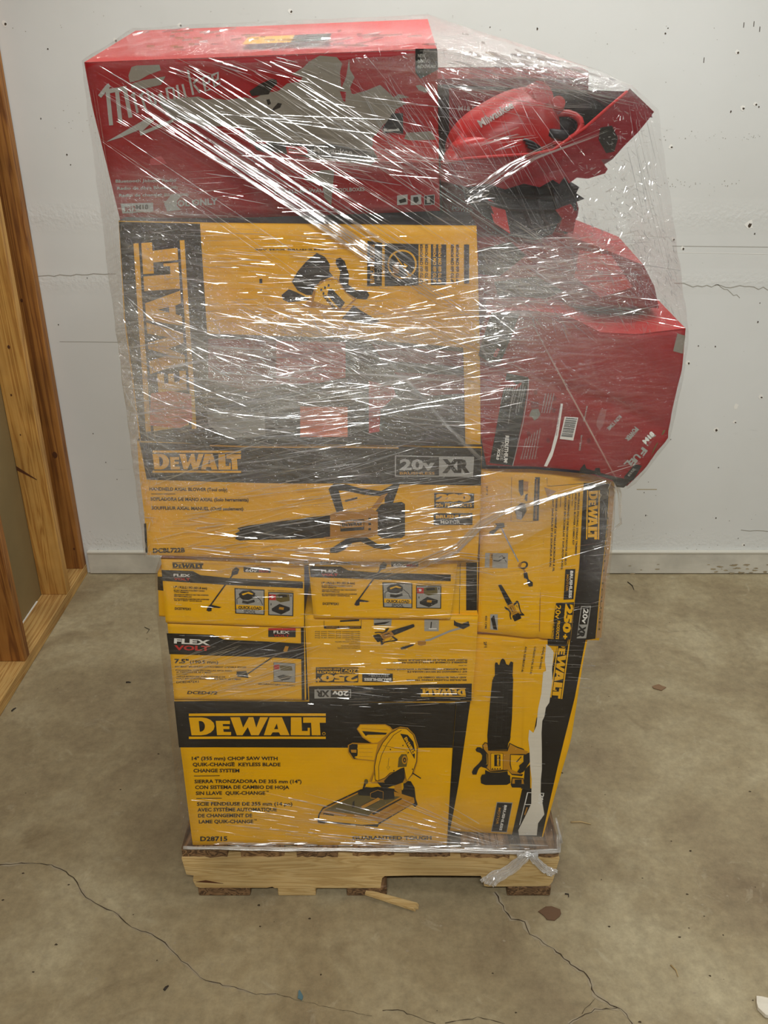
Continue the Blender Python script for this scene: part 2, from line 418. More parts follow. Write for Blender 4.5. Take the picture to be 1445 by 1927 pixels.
bb = MB()
bb.box((XL + .012, YW - .014, 0.003), (3.2, YW, .086), M_BASE, .002)
bb.box((XL + .012, YW - .017, .086), (3.2, YW, .094), mat('baseboard_lip', (214, 212, 200), .5), .002)
dirt = mat('baseboard_grime', (166, 150, 118), .9, noise_amt=.4, nscale=60)
random.seed(12)
for k in range(34):
    px = random.choice([random.uniform(1150, 1445), random.uniform(1330, 1445)]); c = atY(px, random.uniform(1062, 1080), YW - .0146); r = random.uniform(.002, .006)
    n = 9; vs = [bb.bm.verts.new(c + Vector((2 * r * math.cos(i * 2 * math.pi / n) * random.uniform(.6, 1.3), -.0004 + random.uniform(-.0002, .0002), .5 * r * math.sin(i * 2 * math.pi / n) * random.uniform(.6, 1.3)))) for i in range(n)]
    bb.face(vs, dirt)
bb.build('baseboard_back', kind='structure')

# floor with its cracks
def floor_mat():
    m = bpy.data.materials.new('concrete'); m.use_nodes = True; N = m.node_tree.nodes; L = m.node_tree.links
    b = N['Principled BSDF']; b.inputs['Roughness'].default_value = .6
    tc = N.new('ShaderNodeTexCoord')
    def nz(sc, det, rough=.6, dist=0):
        n = N.new('ShaderNodeTexNoise'); n.inputs['Scale'].default_value = sc; n.inputs['Detail'].default_value = det; n.inputs['Roughness'].default_value = rough; n.inputs['Distortion'].default_value = dist
        L.new(tc.outputs['Object'], n.inputs[0]); return n
    a = nz(2.6, 7, .62, .4)
    cr = N.new('ShaderNodeValToRGB'); e = cr.color_ramp.elements; e[0].position = .3; e[0].color = lin((128, 112, 86)); e[1].position = .72; e[1].color = lin((182, 171, 140))
    x = e.new(.5); x.color = lin((154, 140, 109)); L.new(a.outputs['Fac'], cr.inputs[0])
    c = nz(38, 9, .8)
    r = N.new('ShaderNodeMapRange'); r.inputs[1].default_value = .3; r.inputs[2].default_value = .7; r.inputs[3].default_value = .72; r.inputs[4].default_value = 1.2; L.new(c.outputs['Fac'], r.inputs[0])
    mx = N.new('ShaderNodeVectorMath'); mx.operation = 'SCALE'; L.new(cr.outputs[0], mx.inputs[0]); L.new(r.outputs[0], mx.inputs['Scale'])
    d = nz(9, 8, .7, 1.2)
    r2 = N.new('ShaderNodeMapRange'); r2.inputs[1].default_value = .6; r2.inputs[2].default_value = .72; r2.inputs[3].default_value = 0; r2.inputs[4].default_value = .35; L.new(d.outputs['Fac'], r2.inputs[0])
    mix = N.new('ShaderNodeMix'); mix.data_type = 'RGBA'; L.new(r2.outputs[0], mix.inputs[0]); L.new(mx.outputs[0], mix.inputs[6]); mix.inputs[7].default_value = lin((200, 192, 166))
    e_ = nz(5.5, 6, .6, .8)
    r3 = N.new('ShaderNodeMapRange'); r3.inputs[1].default_value = .58; r3.inputs[2].default_value = .74; r3.inputs[3].default_value = 0; r3.inputs[4].default_value = .45; L.new(e_.outputs['Fac'], r3.inputs[0])
    mix2 = N.new('ShaderNodeMix'); mix2.data_type = 'RGBA'; L.new(r3.outputs[0], mix2.inputs[0]); L.new(mix.outputs[2], mix2.inputs[6]); mix2.inputs[7].default_value = lin((94, 75, 50))
    L.new(mix2.outputs[2], b.inputs['Base Color'])
    bp = N.new('ShaderNodeBump'); bp.inputs['Strength'].default_value = .35; bp.inputs['Distance'].default_value = .003; L.new(c.outputs['Fac'], bp.inputs['Height']); L.new(bp.outputs[0], b.inputs['Normal'])
    return m
fl = MB(); fl.box((-2.2, -2.5, -.08), (3.2, YW + .1, 0), floor_mat())
M_CRACK = mat('floor_crack', (66, 54, 38), .95); M_CHALK = mat('floor_crack_edge', (158, 146, 122), .9)
random.seed(21)
def crack(pts, w0, w1, chalk=False):
    dense = []
    for i in range(len(pts) - 1):
        n = max(2, int(math.dist(pts[i], pts[i + 1]) / 9))
        for k in range(n):
            t = k / n; dense.append((pts[i][0] + (pts[i + 1][0] - pts[i][0]) * t + random.uniform(-2.5, 2.5), pts[i][1] + (pts[i + 1][1] - pts[i][1]) * t + random.uniform(-1.6, 1.6)))
    dense.append(pts[-1]); P = [atZ(x, y, .0006) for x, y in dense]; n = len(P)
    for m, k, z in ((M_CHALK, 4.0, 0), (M_CRACK, 1.0, .0004)):
        if k > 1 and not chalk: continue
        prev = None
        for i, p in enumerate(P):
            d = (P[min(i + 1, n - 1)] - P[max(i - 1, 0)]).normalized(); s_ = Vector((-d.y, d.x, 0))
            ww = (w0 + (w1 - w0) * i / n) * random.uniform(.35, 1.5) * k * (random.choice((0.15, 1, 1.2)) if k > 1 else 1)
            cur = (fl.bm.verts.new(p + s_ * ww / 2 + Vector((0, 0, z))), fl.bm.verts.new(p - s_ * ww / 2 + Vector((0, 0, z))))
            if prev: fl.face([prev[0], prev[1], cur[1], cur[0]], m)
            prev = cur
crack([(0, 1627), (40, 1625), (95, 1627), (140, 1650), (160, 1690), (220, 1720), (245, 1745), (285, 1757), (312, 1775), (335, 1800), (368, 1830), (385, 1845), (430, 1856), (480, 1870), (520, 1870)], .0022, .001, True)
crack([(930, 1680), (945, 1705), (962, 1728), (985, 1736), (998, 1758), (1040, 1785), (1075, 1815), (1105, 1835), (1118, 1872), (1150, 1892), (1170, 1900), (1190, 1927)], .0026, .002, True)
crack([(1160, 1897), (1120, 1900), (1095, 1912), (1070, 1927)], .0018, .0012, True); crack([(1118, 1878), (1108, 1890), (1095, 1908)], .001, .0008)
crack([(720, 1903), (750, 1900), (785, 1915), (820, 1927)], .0014, .001); crack([(840, 1925), (900, 1915), (950, 1927)], .0014, .001); crack([(520, 1870), (600, 1892), (700, 1912)], .0008, .0006)
crack([(1150, 1160), (1250, 1190), (1330, 1187)], .0006, .0004)
for k in range(150):
    px, py = random.uniform(0, 1445), random.uniform(1085, 1925); c = atZ(px, py, .0005); r = random.uniform(.0008, .003); n = 7
    vs = [fl.bm.verts.new(c + Vector((r * math.cos(i * 6.28 / n) * random.uniform(.6, 1.6), r * math.sin(i * 6.28 / n) * random.uniform(.5, 1.2), 0))) for i in range(n)]
    fl.face(vs, random.choice((M_CRACK, M_CHALK)))
fl.build('floor', kind='structure')

ce = MB(); ce.box((-2.2, -2.5, 2.9), (3.2, YW + .1, 3.0), mat('ceiling_white', (214, 210, 202), .7)); ce.build('ceiling', kind='structure')

# stud wall on the left
M_STUD = wood('pine_stud', (206, 158, 84), (196, 146, 72), (172, 120, 54), (24, 24, .9))
M_STUD2 = wood('dark_pine_stud', (170, 116, 54), (154, 100, 42), (122, 74, 30), (22, 22, .8))
M_PLATE = wood('pine_plate', (206, 168, 104), (196, 154, 90), (172, 128, 70), (30, 1.4, 30))
M_KNOT = mat('knot', (84, 46, 18), .7)
wl = empty('wall_left', (XL, 1.6, 0), kind='structure')
parts = []
d = MB(); d.box((XL - .102, .2, 0), (XL - .0895, YW, 2.9), mat('olive_drywall_back', (142, 124, 84), .8, noise_amt=.12, nscale=6)); parts.append(d.build('drywall_panel'))
d = MB(); d.box((XL - .089, .2, 0), (XL, YW - .003, .038), M_PLATE, .002); d.box((XL - .089, 2.25, .038), (XL - .084, 2.55, .0395), M_PUTTY); parts.append(d.build('bottom_plate'))
for i, (y, m) in enumerate(((YW - .042, M_STUD2), (2.594, M_STUD), (2.204, M_STUD2), (1.80, M_STUD), (1.39, M_STUD))):
    d = MB(); d.box((XL - .089, y, .038), (XL, y + .038, 2.9), m, .0025)
    if i == 1:
        d.quad([Vector((XL - .0885, y - .0008, .50)), Vector((XL - .03, y - .0008, .465)), Vector((XL - .03, y - .0008, .468)), Vector((XL - .0885, y - .0008, .515))], M_KNOT)
    for (kz, kx, r) in {0: ((.48, -.03, .012), (1.0, -.05, .006), (.12, -.02, .005)), 1: ((.75, -.06, .004), (.9, -.04, .006), (.62, -.055, .003)), 2: ((.4, -.05, .011), (.7, -.03, .008))}.get(i, ()):
        vs = [d.bm.verts.new((XL + kx + r * .7 * math.cos(t * .7), y - .0009, kz + r * math.sin(t * .7))) for t in range(9)]; d.face(vs, M_KNOT)
    parts.append(d.build('stud'))
adopt(wl, *parts)

# ------------------------------------------------------------------ pallet
YP = 1.375
M_SLAT = wood('pale_hardwood', (206, 178, 124), (198, 168, 112), (184, 152, 98), (3, 30, 34))
M_OLD = wood('weathered_board', (156, 122, 82), (130, 98, 62), (88, 62, 38), (20, 3, 50))
M_OLD2 = wood('bark_edged_board', (142, 110, 76), (112, 84, 56), (72, 52, 34), (26, 4, 60))
xa, xb = atY(345, 1640, YP).x, atY(1050, 1640, YP).x
ZS0, ZS1, ZD = .030, .118, .143
pal = empty('pallet', ((xa + xb) / 2, 1.8, 0), 'pale wooden pallet with a notched front stringer under the wrapped stack', 'pallet')
parts = []
def X(px, py=1640, Y=YP): return atY(px, py, Y).x
d = MB()
nz0 = ZS0 + .036
out = [(X(345), ZS1), (X(350), ZS1 - .047), (X(363), ZS1 - .050), (X(361), ZS0 + .022), (X(365), ZS0 + .005), (X(372), ZS0 + .001), (X(500), ZS0 + .001), (X(510), ZS0 + .004), (X(515), ZS0), (X(716), ZS0), (X(719), nz0 - .006), (X(724), nz0), (X(780), nz0 + .002), (X(905), nz0 + .001), (X(909), nz0 - .01), (X(913), ZS0 + .006), (X(920), ZS0 + .004), (X(1036), ZS0 + .006), (X(1042), ZS0 + .02), (X(1050), ZS1), (X(900), ZS1 + .001), (X(700), ZS1)]
d.prism([Vector((x, YP, z)) for x, z in out], Vector((0, .038, 0)), M_SLAT)
# split at the broken corner
d.prism([Vector((X(366), YP - .0008, ZS0 + .019)), Vector((X(385), YP - .0008, ZS0 + .024)), Vector((X(418), YP - .0008, ZS0 + .014)), Vector((X(385), YP - .0008, ZS0 + .017))], Vector((0, .0006, 0)), M_KNOT)
parts.append(d.build('stringer'))
for y in (1.84, 2.26):
    d = MB(); d.box((xa, y, ZS0), (xb, y + .038, ZS1), M_SLAT, .003); parts.append(d.build('stringer'))
random.seed(5)
for i, (a, b) in enumerate(((346, 430), (456, 536), (560, 636), (664, 742), (770, 846), (866, 956), (978, 1049))):
    d = MB(); m = (M_OLD2, M_OLD)[i % 2] if i != 1 else M_OLD
    x0, x1 = X(a), X(b); y0 = YP + random.uniform(-.002, .006)
    prof = []
    n = 8
    for k in range(n + 1): prof.append((x0 + (x1 - x0) * k / n, y0 + random.uniform(-.002, .003)))
    prof += [(x1, 2.30), (x0, 2.30)]
    d.prism([Vector((x, y, ZS1 + .0005)) for x, y in prof], Vector((0, 0, ZD - ZS1 - .001)), m)
    parts.append(d.build('deck_board'))
for (a, b) in ((372, 470), (522, 594), (652, 728), (955, 1037)):
    d = MB(); d.box((X(a, 1680), YP + .004, 0.001), (X(b, 1680), 2.29, ZS0 - .0005), M_OLD2 if a != 522 else M_SLAT, .003); parts.append(d.build('bottom_board'))
adopt(pal, *parts)
# ------------------------------------------------------------------ printed cartons
def card(name, rgb, rough=.5): return mat(name, rgb, rough, .22, noise_amt=.07, nscale=12, bump=.12, bscale=(8, 8, 160))
M_Y = card('yellow_print', (238, 178, 0)); M_Y2 = card('yellow_print_soft', (232, 170, 14))
M_K = card('black_print', (36, 31, 24)); M_K2 = card('charcoal_print', (52, 49, 44)); M_KR = card('kraft_card', (176, 138, 92), .7)
M_R = card('red_print', (142, 18, 22)); M_R2 = card('dark_red_print', (118, 18, 26)); M_RL = card('red_card_light', (176, 38, 38)); M_ORG = card('orange_print', (226, 110, 62))
M_WT = mat('white_print', (228, 226, 218), .5); M_GR = mat('grey_print', (158, 156, 148), .5); M_TORN = card('torn_grey_card', (130, 123, 110), .85)
M_BRK = mat('black_ink', (24, 22, 20), .5); M_TORNW = card('torn_white_card', (222, 216, 200), .85); M_BROWN = mat('ochre_ink_and_shade', (172, 116, 12), .5); M_REDK = mat('red_ink', (190, 34, 30), .5)
M_YD = mat('yellow_shade_ink', (188, 132, 12), .5); M_RLIT = card('lit_red_card', (186, 60, 60)); M_OLV = mat('olive_ink', (96, 82, 30), .5)  # the pinkish red is red card with strong light painted in

# --- chop saw carton -------------------------------------------------
f = Face((350, 1590), 1.385, amp=.0012, seed=1)
f.carton(E((327, 1318), (857, 1322), (841, 1592), (362, 1592)), .46, M_Y, (M_Y, M_K), top=M_K)
f.poly([(327.6, 1319), (400, 1318.8), (600, 1320), (856.5, 1322.6), (851.4, 1407), (337, 1406)], M_K, 0)
f.logo((355.5, 1389), (613, 1389), 46, M_Y, 1)
f.disc(609.5, 1380, 3, 3, M_Y, 1); f.disc(609.5, 1380, 2.2, 2.2, M_K, 2)
for s_, x0, x1, y in (('14" (355 mm) CHOP SAW WITH', 361, 522.4, 1429.8), ('QUIK-CHANGE  KEYLESS BLADE', 362.6, 527.8, 1441.2), ('CHANGE SYSTEM', 364, 450.5, 1452.8), ('SIERRA TRONZADORA DE 355 mm (14")', 366, 567.5, 1473), ('CON SISTEMA DE CAMBIO DE HOJA', 367.3, 544.3, 1484),
                      ('SIN LLAVE  QUIK-CHANGE', 368.6, 499, 1495), ('SCIE FENDEUSE DE 355 mm (14 po)', 370.7, 550.3, 1515.2), ('AVEC SYSTÈME AUTOMATIQUE', 371.8, 521, 1526), ('DE CHANGEMENT DE', 373, 474.6, 1536.9), ('LAME QUIK-CHANGE', 374.4, 476.6, 1548.2)):
    f.text(s_, (x0, y), (x1, y + .2), 6.6, M_BRK, 1, bold=.03)
for x, y in ((434.5, 1436), (500, 1490), (477.5, 1543.5)): f.text('TM', (x, y), (x + 5.5, y), 2.6, M_BRK, 1)
f.rect(365, 1459, 413.4, 1460.2, M_BRK, 1); f.rect(369.6, 1501, 417.3, 1502.2, M_BRK, 1)
f.text('D28715', (377, 1581.7), (428, 1581.7), 8.6, M_BRK, 1, bold=.035)
f.text('GUARANTEED TOUGH', (662.8, 1578.8), (812, 1579.5), 7, M_BRK, 1, bold=.035)
C = (560, 1300, 4.25)
# saw drawing
f.poly([(160, 1050), (165, 985), (200, 930), (330, 868), (505, 785), (640, 765), (780, 780), (840, 790), (870, 715), (905, 720), (935, 770), (945, 860), (960, 905), (940, 925), (915, 905), (650, 1065), (640, 1085), (520, 1075)], M_BRK, 1, C=C)
f.poly([(170, 1030), (178, 985), (205, 940), (335, 878), (510, 795), (640, 775), (770, 800), (930, 850), (935, 890), (645, 1052), (560, 1060)], M_YD, 2, C=C)
f.poly([(170, 1030), (178, 985), (560, 1015), (640, 1040), (645, 1060), (520, 1065)], M_Y, 3, C=C)
f.poly([(210, 950), (480, 820), (640, 830), (820, 840), (600, 965), (560, 1000)], M_OLV, 3, C=C)
f.poly([(590, 975), (830, 850), (835, 858), (610, 985)], M_BRK, 4, C=C); f.poly([(640, 1000), (925, 850), (930, 858), (650, 1012)], M_BROWN, 4, C=C)
f.poly([(480, 810), (545, 765), (660, 775), (770, 795), (775, 855), (700, 865), (600, 850), (575, 835), (490, 830)], M_BRK, 4, C=C)
f.poly([(505, 915), (640, 845), (660, 855), (655, 870), (520, 940)], M_YD, 5, C=C); f.line([(505, 915), (640, 845)], 4, M_BRK, 6, C=C); f.line([(520, 940), (655, 870)], 4, M_BRK, 6, C=C)
f.line([(583, 812), (640, 788), (684, 800), (684, 860), (583, 850), (583, 812)], 4, M_YD, 5, C=C)
f.poly([(425, 965), (430, 880), (450, 855), (478, 860), (478, 900), (460, 905), (460, 965)], M_OLV, 5, C=C); f.poly([(435, 930), (440, 885), (455, 870), (455, 925)], M_BRK, 6, C=C)
f.line([(525, 785), (545, 720)], 16, M_BRK, 3, C=C); f.disc(548, 722, 16, 20, M_OLV, 4, C=C)
f.line([(165, 1045), (220, 1050)], 14, M_BRK, 3, C=C); f.line([(205, 975), (290, 990)], 10, M_BRK, 4, C=C)
f.poly([(775, 730), (830, 725), (832, 825), (775, 790)], M_YD, 3, C=C); f.poly([(845, 735), (905, 725), (930, 770), (932, 835), (850, 820)], M_BRK, 3, C=C)
# outline then body of the guard, handle and motor
f.poly([(472, 300), (500, 262), (700, 262), (740, 280), (760, 305), (820, 282), (880, 290), (935, 345), (965, 440), (960, 560), (930, 660), (870, 725), (760, 745), (600, 735), (572, 720), (605, 640), (612, 560), (440, 545), (402, 490), (402, 430), (440, 410), (590, 415), (520, 370)], M_YD, 3, C=C)
f.poly([(480, 300), (503, 268), (700, 268), (735, 288), (752, 312), (640, 408), (600, 412), (530, 365)], M_Y, 4, C=C)
f.poly([(515, 315), (560, 318), (715, 330), (705, 345), (560, 345), (545, 355)], M_BRK, 5, C=C); f.line([(510, 295), (720, 308)], 4, M_YD, 5, C=C)
f.poly([(410, 480), (412, 430), (440, 418), (480, 422), (480, 540), (450, 540)], M_BRK, 4, C=C); f.poly([(425, 465), (470, 465), (470, 490), (430, 488)], M_YD, 5, C=C)
f.poly([(480, 425), (640, 420), (612, 550), (455, 535)], M_Y, 4, C=C)
for y in (455, 485, 520): f.line([(490, y), (600, y + 2)], 2.5, M_YD, 5, C=C)
guard = [(620, 705), (615, 600), (635, 500), (680, 410), (740, 335), (810, 292), (870, 296), (925, 345), (955, 440), (950, 560), (915, 660), (870, 715), (850, 605), (790, 640), (740, 650), (700, 690), (640, 715)]
f.poly(guard, M_Y, 5, C=C); f.line(guard + guard[:1], 5, M_BRK, 6, C=C)
f.line([(650, 710), (648, 600), (670, 510), (715, 420), (770, 345), (830, 308)], 4, M_BRK, 6, C=C); f.line([(680, 430), (870, 470), (880, 500)], 2.5, M_OLV, 6, C=C)
f.poly([(690, 715), (730, 670), (770, 645), (820, 615), (850, 605), (858, 690), (840, 725), (770, 752), (700, 735)], M_BRK, 6, C=C)
f.poly([(635, 725), (700, 728), (780, 745), (700, 775), (680, 775)], M_BRK, 6, C=C)
f.poly([(820, 335), (880, 345), (925, 400), (938, 470), (935, 540)], M_BRK, 6, C=C)
f.logo((845, 372), (918, 508), 34, M_Y, 7, C=C, bars=False)
f.poly([(800, 605), (808, 530), (830, 500), (870, 500), (882, 540), (870, 600)], M_OLV, 6, C=C); f.disc(855, 545, 22, 34, M_YD, 7, C=C); f.disc(855, 545, 13, 20, M_BRK, 8, C=C); f.disc(855, 545, 6, 9, M_YD, 9, C=C)
f.line([(730, 530), (722, 600), (712, 600), (722, 625), (738, 600), (728, 600)], 3, M_OLV, 6, C=C)
for x, y in ((842, 430), (742, 462), (885, 488), (918, 620), (770, 632)): f.disc(x, y, 5, 6, M_BRK, 6, C=C)
f.poly([(592, 715), (612, 655), (625, 715), (600, 728)], M_Y, 5, C=C); f.line([(592, 715), (612, 655), (625, 715)], 4, M_BRK, 6, C=C)
f.line([(915, 650), (985, 695)], 9, M_BRK, 4, C=C)
f.done('chop_saw_carton', label='big yellow and black chop saw carton lying on the pallet, bottom left of stack', cat='box')

# --- blower silhouettes used on several cartons ------------------------
def blower(f, m, body, C=None, L=3, logo=True):
    """m maps unit blower coordinates (x along barrel 0..1, y across -1..1) to photo coordinates"""
    q = lambda pts: [m(x, y) for x, y in pts]
    f.poly(q([(0, -.14), (.02, -.06), (0, 0), (.03, .07), (.015, .15), (.08, .2), (.42, .29), (.58, .31), (.58, -.31), (.42, -.29), (.08, -.2), (.03, -.2)]), M_K, L, C=C)
    f.poly(q([(.56, .33), (.62, .36), (.72, .34), (.80, .36), (.84, .30), (.84, -.30), (.80, -.38), (.70, -.36), (.60, -.33), (.54, -.34), (.52, -.28), (.56, -.28)]), body, L + 1, C=C)
    f.poly(q([(.82, .30), (.86, .44), (.98, .46), (1, .40), (1, -.40), (.98, -.46), (.87, -.44), (.83, -.30)]), M_K, L, C=C)
    # upper handle
    f.poly(q([(.60, .34), (.55, .9), (.58, 1.02), (.66, .98), (.74, .86), (.86, .76), (.93, .9), (.97, .9), (.93, .45), (.88, .45), (.88, .62), (.76, .70), (.66, .82), (.61, .85), (.64, .36)]), M_BRK, L, C=C)
    f.poly(q([(.80, .36), (.86, .66), (.90, .70), (.84, .36)]), body, L + 1, C=C)
    f.poly(q([(.645, .60), (.72, .66), (.72, .62), (.65, .56)]), M_BRK, L + 1, C=C)
    # lower foot handle
    f.poly(q([(.66, -.36), (.56, -.62), (.56, -.72), (.60, -.74), (.64, -.68), (.69, -.50), (.74, -.48), (.82, -.68), (.90, -.76), (.92, -.70), (.90, -.62), (.84, -.58), (.77, -.36)]), M_BRK, L + 1, C=C)
    f.poly(q([(.62, .14), (.76, .14), (.76, -.16), (.62, -.16)]), M_BRK, L + 2, C=C)
    f.poly(q([(.623, .11), (.757, .11), (.757, -.07), (.623, -.07)]), body, L + 3, C=C)
    if logo:
        a, b = m(.63, -.04), m(.75, -.04); h = math.dist(m(.63, -.04), m(.63, .09)); f.logo(a, b, h, M_BRK, L + 4, C=C, bars=False)
    for y in (.16, .02, -.12): f.poly(q([(.785, y), (.80, y), (.80, y - .06), (.785, y - .06)]), M_BRK, L + 3, C=C)

# --- tall blower carton, lower right ----------------------------------
f = Face((900, 1572), 1.412, amp=.0018, seed=2)
f.carton(([(868, 1196), (1106, 1196)], [(1106, 1196), (1075, 1395), (1022, 1578)], [(841, 1566), (930, 1571), (1022, 1578)], [(868, 1196), (858, 1330), (841, 1566)]), .42, M_Y, (M_K, M_Y), top=M_Y)
f.poly([(868, 1197), (898, 1197), (885, 1320), (862, 1480), (846, 1566), (841.5, 1566), (858, 1330)], M_K, 0)
f.line([(853, 1322), (849, 1400), (842, 1500), (842, 1560)], 1.4, M_KR, 1)
C = (820, 1180, 4.19)
f.poly([(880, 100), (1192, 100), (1105, 520), (1000, 950), (905, 1350), (838, 1655), (600, 1640), (680, 1280), (790, 1250), (735, 1200), (775, 800), (860, 560), (960, 130)], M_K, 0, C=C)
f.poly([(1180, 100), (1194, 100), (1105, 560), (1000, 985), (845, 1655), (835, 1655), (990, 975), (1095, 550)], M_Y, 1, C=C)
f.poly([(668, 1272), (800, 1272), (800, 700), (900, 100), (700, 100), (690, 700)], M_Y, 1, C=C)
f.poly([(870, 130), (905, 160), (928, 195), (915, 330), (918, 420), (893, 590), (866, 630), (855, 700), (838, 735), (832, 830), (835, 960), (835, 1120), (828, 1200), (826, 1300), (855, 1475), (805, 1545), (795, 1640), (655, 1640), (650, 1600), (700, 1500), (752, 1390), (755, 1200), (742, 1080), (738, 960), (728, 880), (735, 805), (768, 830), (793, 770), (805, 640), (830, 520), (845, 350), (868, 340), (858, 260)], M_TORNW, 3, C=C)
f.poly([(772, 830), (793, 710), (800, 712), (785, 815)], M_BRK, 2, C=C)
f.logo((968 , 60), (902, 548) , 92, M_Y, 4, C=C)
f.poly([(880, 90), (1040, 90), (1030, 150), (880, 140)], M_K, 5, C=C)
f.poly([(742, 1080), (700, 1120), (690, 1250), (668, 1272), (745, 1290)], M_BRK, 2, C=C)
f.frame([(722, 1302), (855, 1308), (828, 1400), (700, 1400)], 5, M_WT, 2, C=C); f.line([(722, 1304), (660, 1560)], 5, M_WT, 2, C=C)
f.text('20V', (815, 1310), (800, 1400), 40, M_WT, 4, C=C); f.line([(720, 1420), (700, 1480)], 10, M_BROWN, 2, C=C)
# long barrel blower picture, upright
f.poly([(465, 295), (470, 280), (485, 280), (492, 295), (500, 300), (512, 262), (528, 246), (545, 262), (555, 292), (575, 300), (590, 270), (610, 278), (605, 380), (610, 410), (600, 720), (585, 890), (570, 915), (565, 965), (410, 965), (405, 850), (430, 560), (445, 420), (465, 380)], M_K, 1, C=C)
for x in (478, 520, 555): f.line([(x + 15, 400), (x - 8, 900)], 3, M_K2, 2, C=C)
f.line([(450, 395), (608, 400)], 4, M_BRK, 2, C=C); f.line([(418, 850), (592, 862)], 4, M_BRK, 2, C=C)
f.poly([(365, 930), (385, 905), (410, 912), (415, 965), (560, 968), (580, 910), (640, 940), (735, 975), (735, 1005), (690, 1010), (590, 1005), (590, 1080), (600, 1130), (690, 1160), (680, 1175), (600, 1165), (570, 1130), (500, 1140), (430, 1138), (395, 1110), (360, 1100), (375, 1080), (408, 1080), (405, 1000), (370, 960)], M_BRK, 1, C=C)
f.poly([(372, 930), (388, 912), (405, 918), (412, 972), (565, 975), (585, 918), (640, 948), (728, 980), (720, 1000), (585, 998), (582, 1080), (592, 1120), (680, 1160), (600, 1155), (565, 1122), (430, 1130), (400, 1105), (412, 1080), (412, 1000), (378, 958)], M_YD, 2, C=C)
f.poly([(432, 1000), (445, 988), (520, 990), (530, 1000), (528, 1115), (515, 1124), (450, 1120), (432, 1110)], M_Y, 3, C=C); f.frame([(432, 990), (530, 990), (530, 1122), (432, 1120)], 2.5, M_BRK, 4, C=C)
f.rect(460, 1000, 508, 1092, M_BRK, 4, C=C); f.logo((478, 1005), (478, 1088), 24, M_Y, 5, C=C, bars=False)
for x in (446, 465, 485, 506): f.rect(x - 4, 1106, x + 5, 1116, M_BRK, 5, C=C)
f.poly([(312, 965), (325, 945), (350, 945), (372, 960), (400, 985), (402, 1075), (345, 1105), (332, 1125), (320, 1160), (290, 1160), (283, 1140), (298, 1110), (340, 1070), (362, 1040), (365, 1010), (350, 990), (320, 980)], M_BRK, 1, C=C)
f.poly([(388, 1122), (430, 1140), (500, 1142), (565, 1132), (568, 1160), (585, 1168), (588, 1225), (560, 1240), (390, 1242), (355, 1228), (352, 1185), (362, 1160), (388, 1155)], M_BRK, 3, C=C)
f.poly([(632, 1058), (672, 1015), (675, 1022), (640, 1062)], M_BRK, 4, C=C)
f.poly([(690, 1010), (738, 985), (742, 1060), (690, 1140), (665, 1150), (640, 1140), (660, 1110), (655, 1090), (690, 1060)], M_BRK, 3, C=C)
f.poly([(600, 1180), (690, 1190), (700, 1235), (690, 1265), (600, 1262), (590, 1240)], M_BRK, 3, C=C); f.poly([(605, 1190), (688, 1196), (695, 1235), (600, 1230)], M_YD, 4, C=C); f.rect(622, 1198, 676, 1232, M_BRK, 5, C=C)
f.poly([(480, 1375), (606, 1383), (560, 1618), (435, 1612)], M_GR, 1, C=C); f.poly([(484, 1380), (600, 1388), (556, 1613), (440, 1607)], M_BRK, 2, C=C)
f.text('BRUSHLESS', (541, 1398), (500, 1600), 20, M_WT, 3, C=C, bold=.035); f.text('MOTOR', (494, 1418), (472, 1550), 20, M_YD, 3, C=C)
for a, b in (((708, 150), (678, 350)), ((780, 150), (745, 365)), ((850, 150), (815, 328))):
    f.text({708: 'AXIAL FLEXIBLE DE 5 Ah', 780: 'CARGADO AXIAL DE 5 Ah', 850: 'AXIAL BLOWER'}[a[0]], (a[0] - 4, a[1]), (b[0] - 4, b[1]), 15, M_BRK, 2, C=C, bold=.03)
f.text('2F1', (378, 115), (382, 160), 22, M_BRK, 2, C=C)
f.done('blower_carton', label='tall leaning yellow carton with long white torn strip, lower right on the pallet', cat='box')

# --- row 2 left: trimmer attachment carton ----------------------------
def flex_band(f, pts, m=M_K): f.poly(pts, m, 0)
f = Face((450, 1314), 1.380, amp=.0016, seed=3)
f.carton(([(314, 1173), (400, 1176), (573, 1180)], [(573, 1180), (576, 1318)], [(327, 1317), (450, 1320), (576, 1321)], [(314, 1173), (319, 1230), (327, 1317)]), .40, M_Y, (M_Y, M_K), top=M_Y)
C = (280, 1040, 4.5156)
f.poly([(152, 682), (545, 695), (640, 735), (1290, 770), (1318, 785), (1318, 905), (1050, 890), (690, 875), (175, 860)], M_K, 0, C=C)
f.poly([(1292, 640), (1318, 615), (1325, 1250), (1300, 1250)], M_K, 1, C=C)
f.text('FLEX', (215, 765), (520, 780), 42, M_WT, 2, C=C, bold=.04); f.text('VOLT', (218, 822), (520, 828), 40, M_REDK, 2, C=C, bold=.04)
f.rect(1015, 640, 1248, 716, M_K2, 1, C=C); f.rect(1015, 640, 1248, 658, M_REDK, 2, C=C); f.text('FLEX', (1060, 684), (1195, 686), 24, M_WT, 2, C=C); f.text('VOLT', (1060, 710), (1195, 712), 18, M_REDK, 2, C=C)
f.text('7.5"', (218, 935), (340, 937), 36, M_BRK, 1, C=C, bold=.04); f.text('(190.5 mm)', (350, 937), (590, 940), 27, M_BRK, 1, C=C)
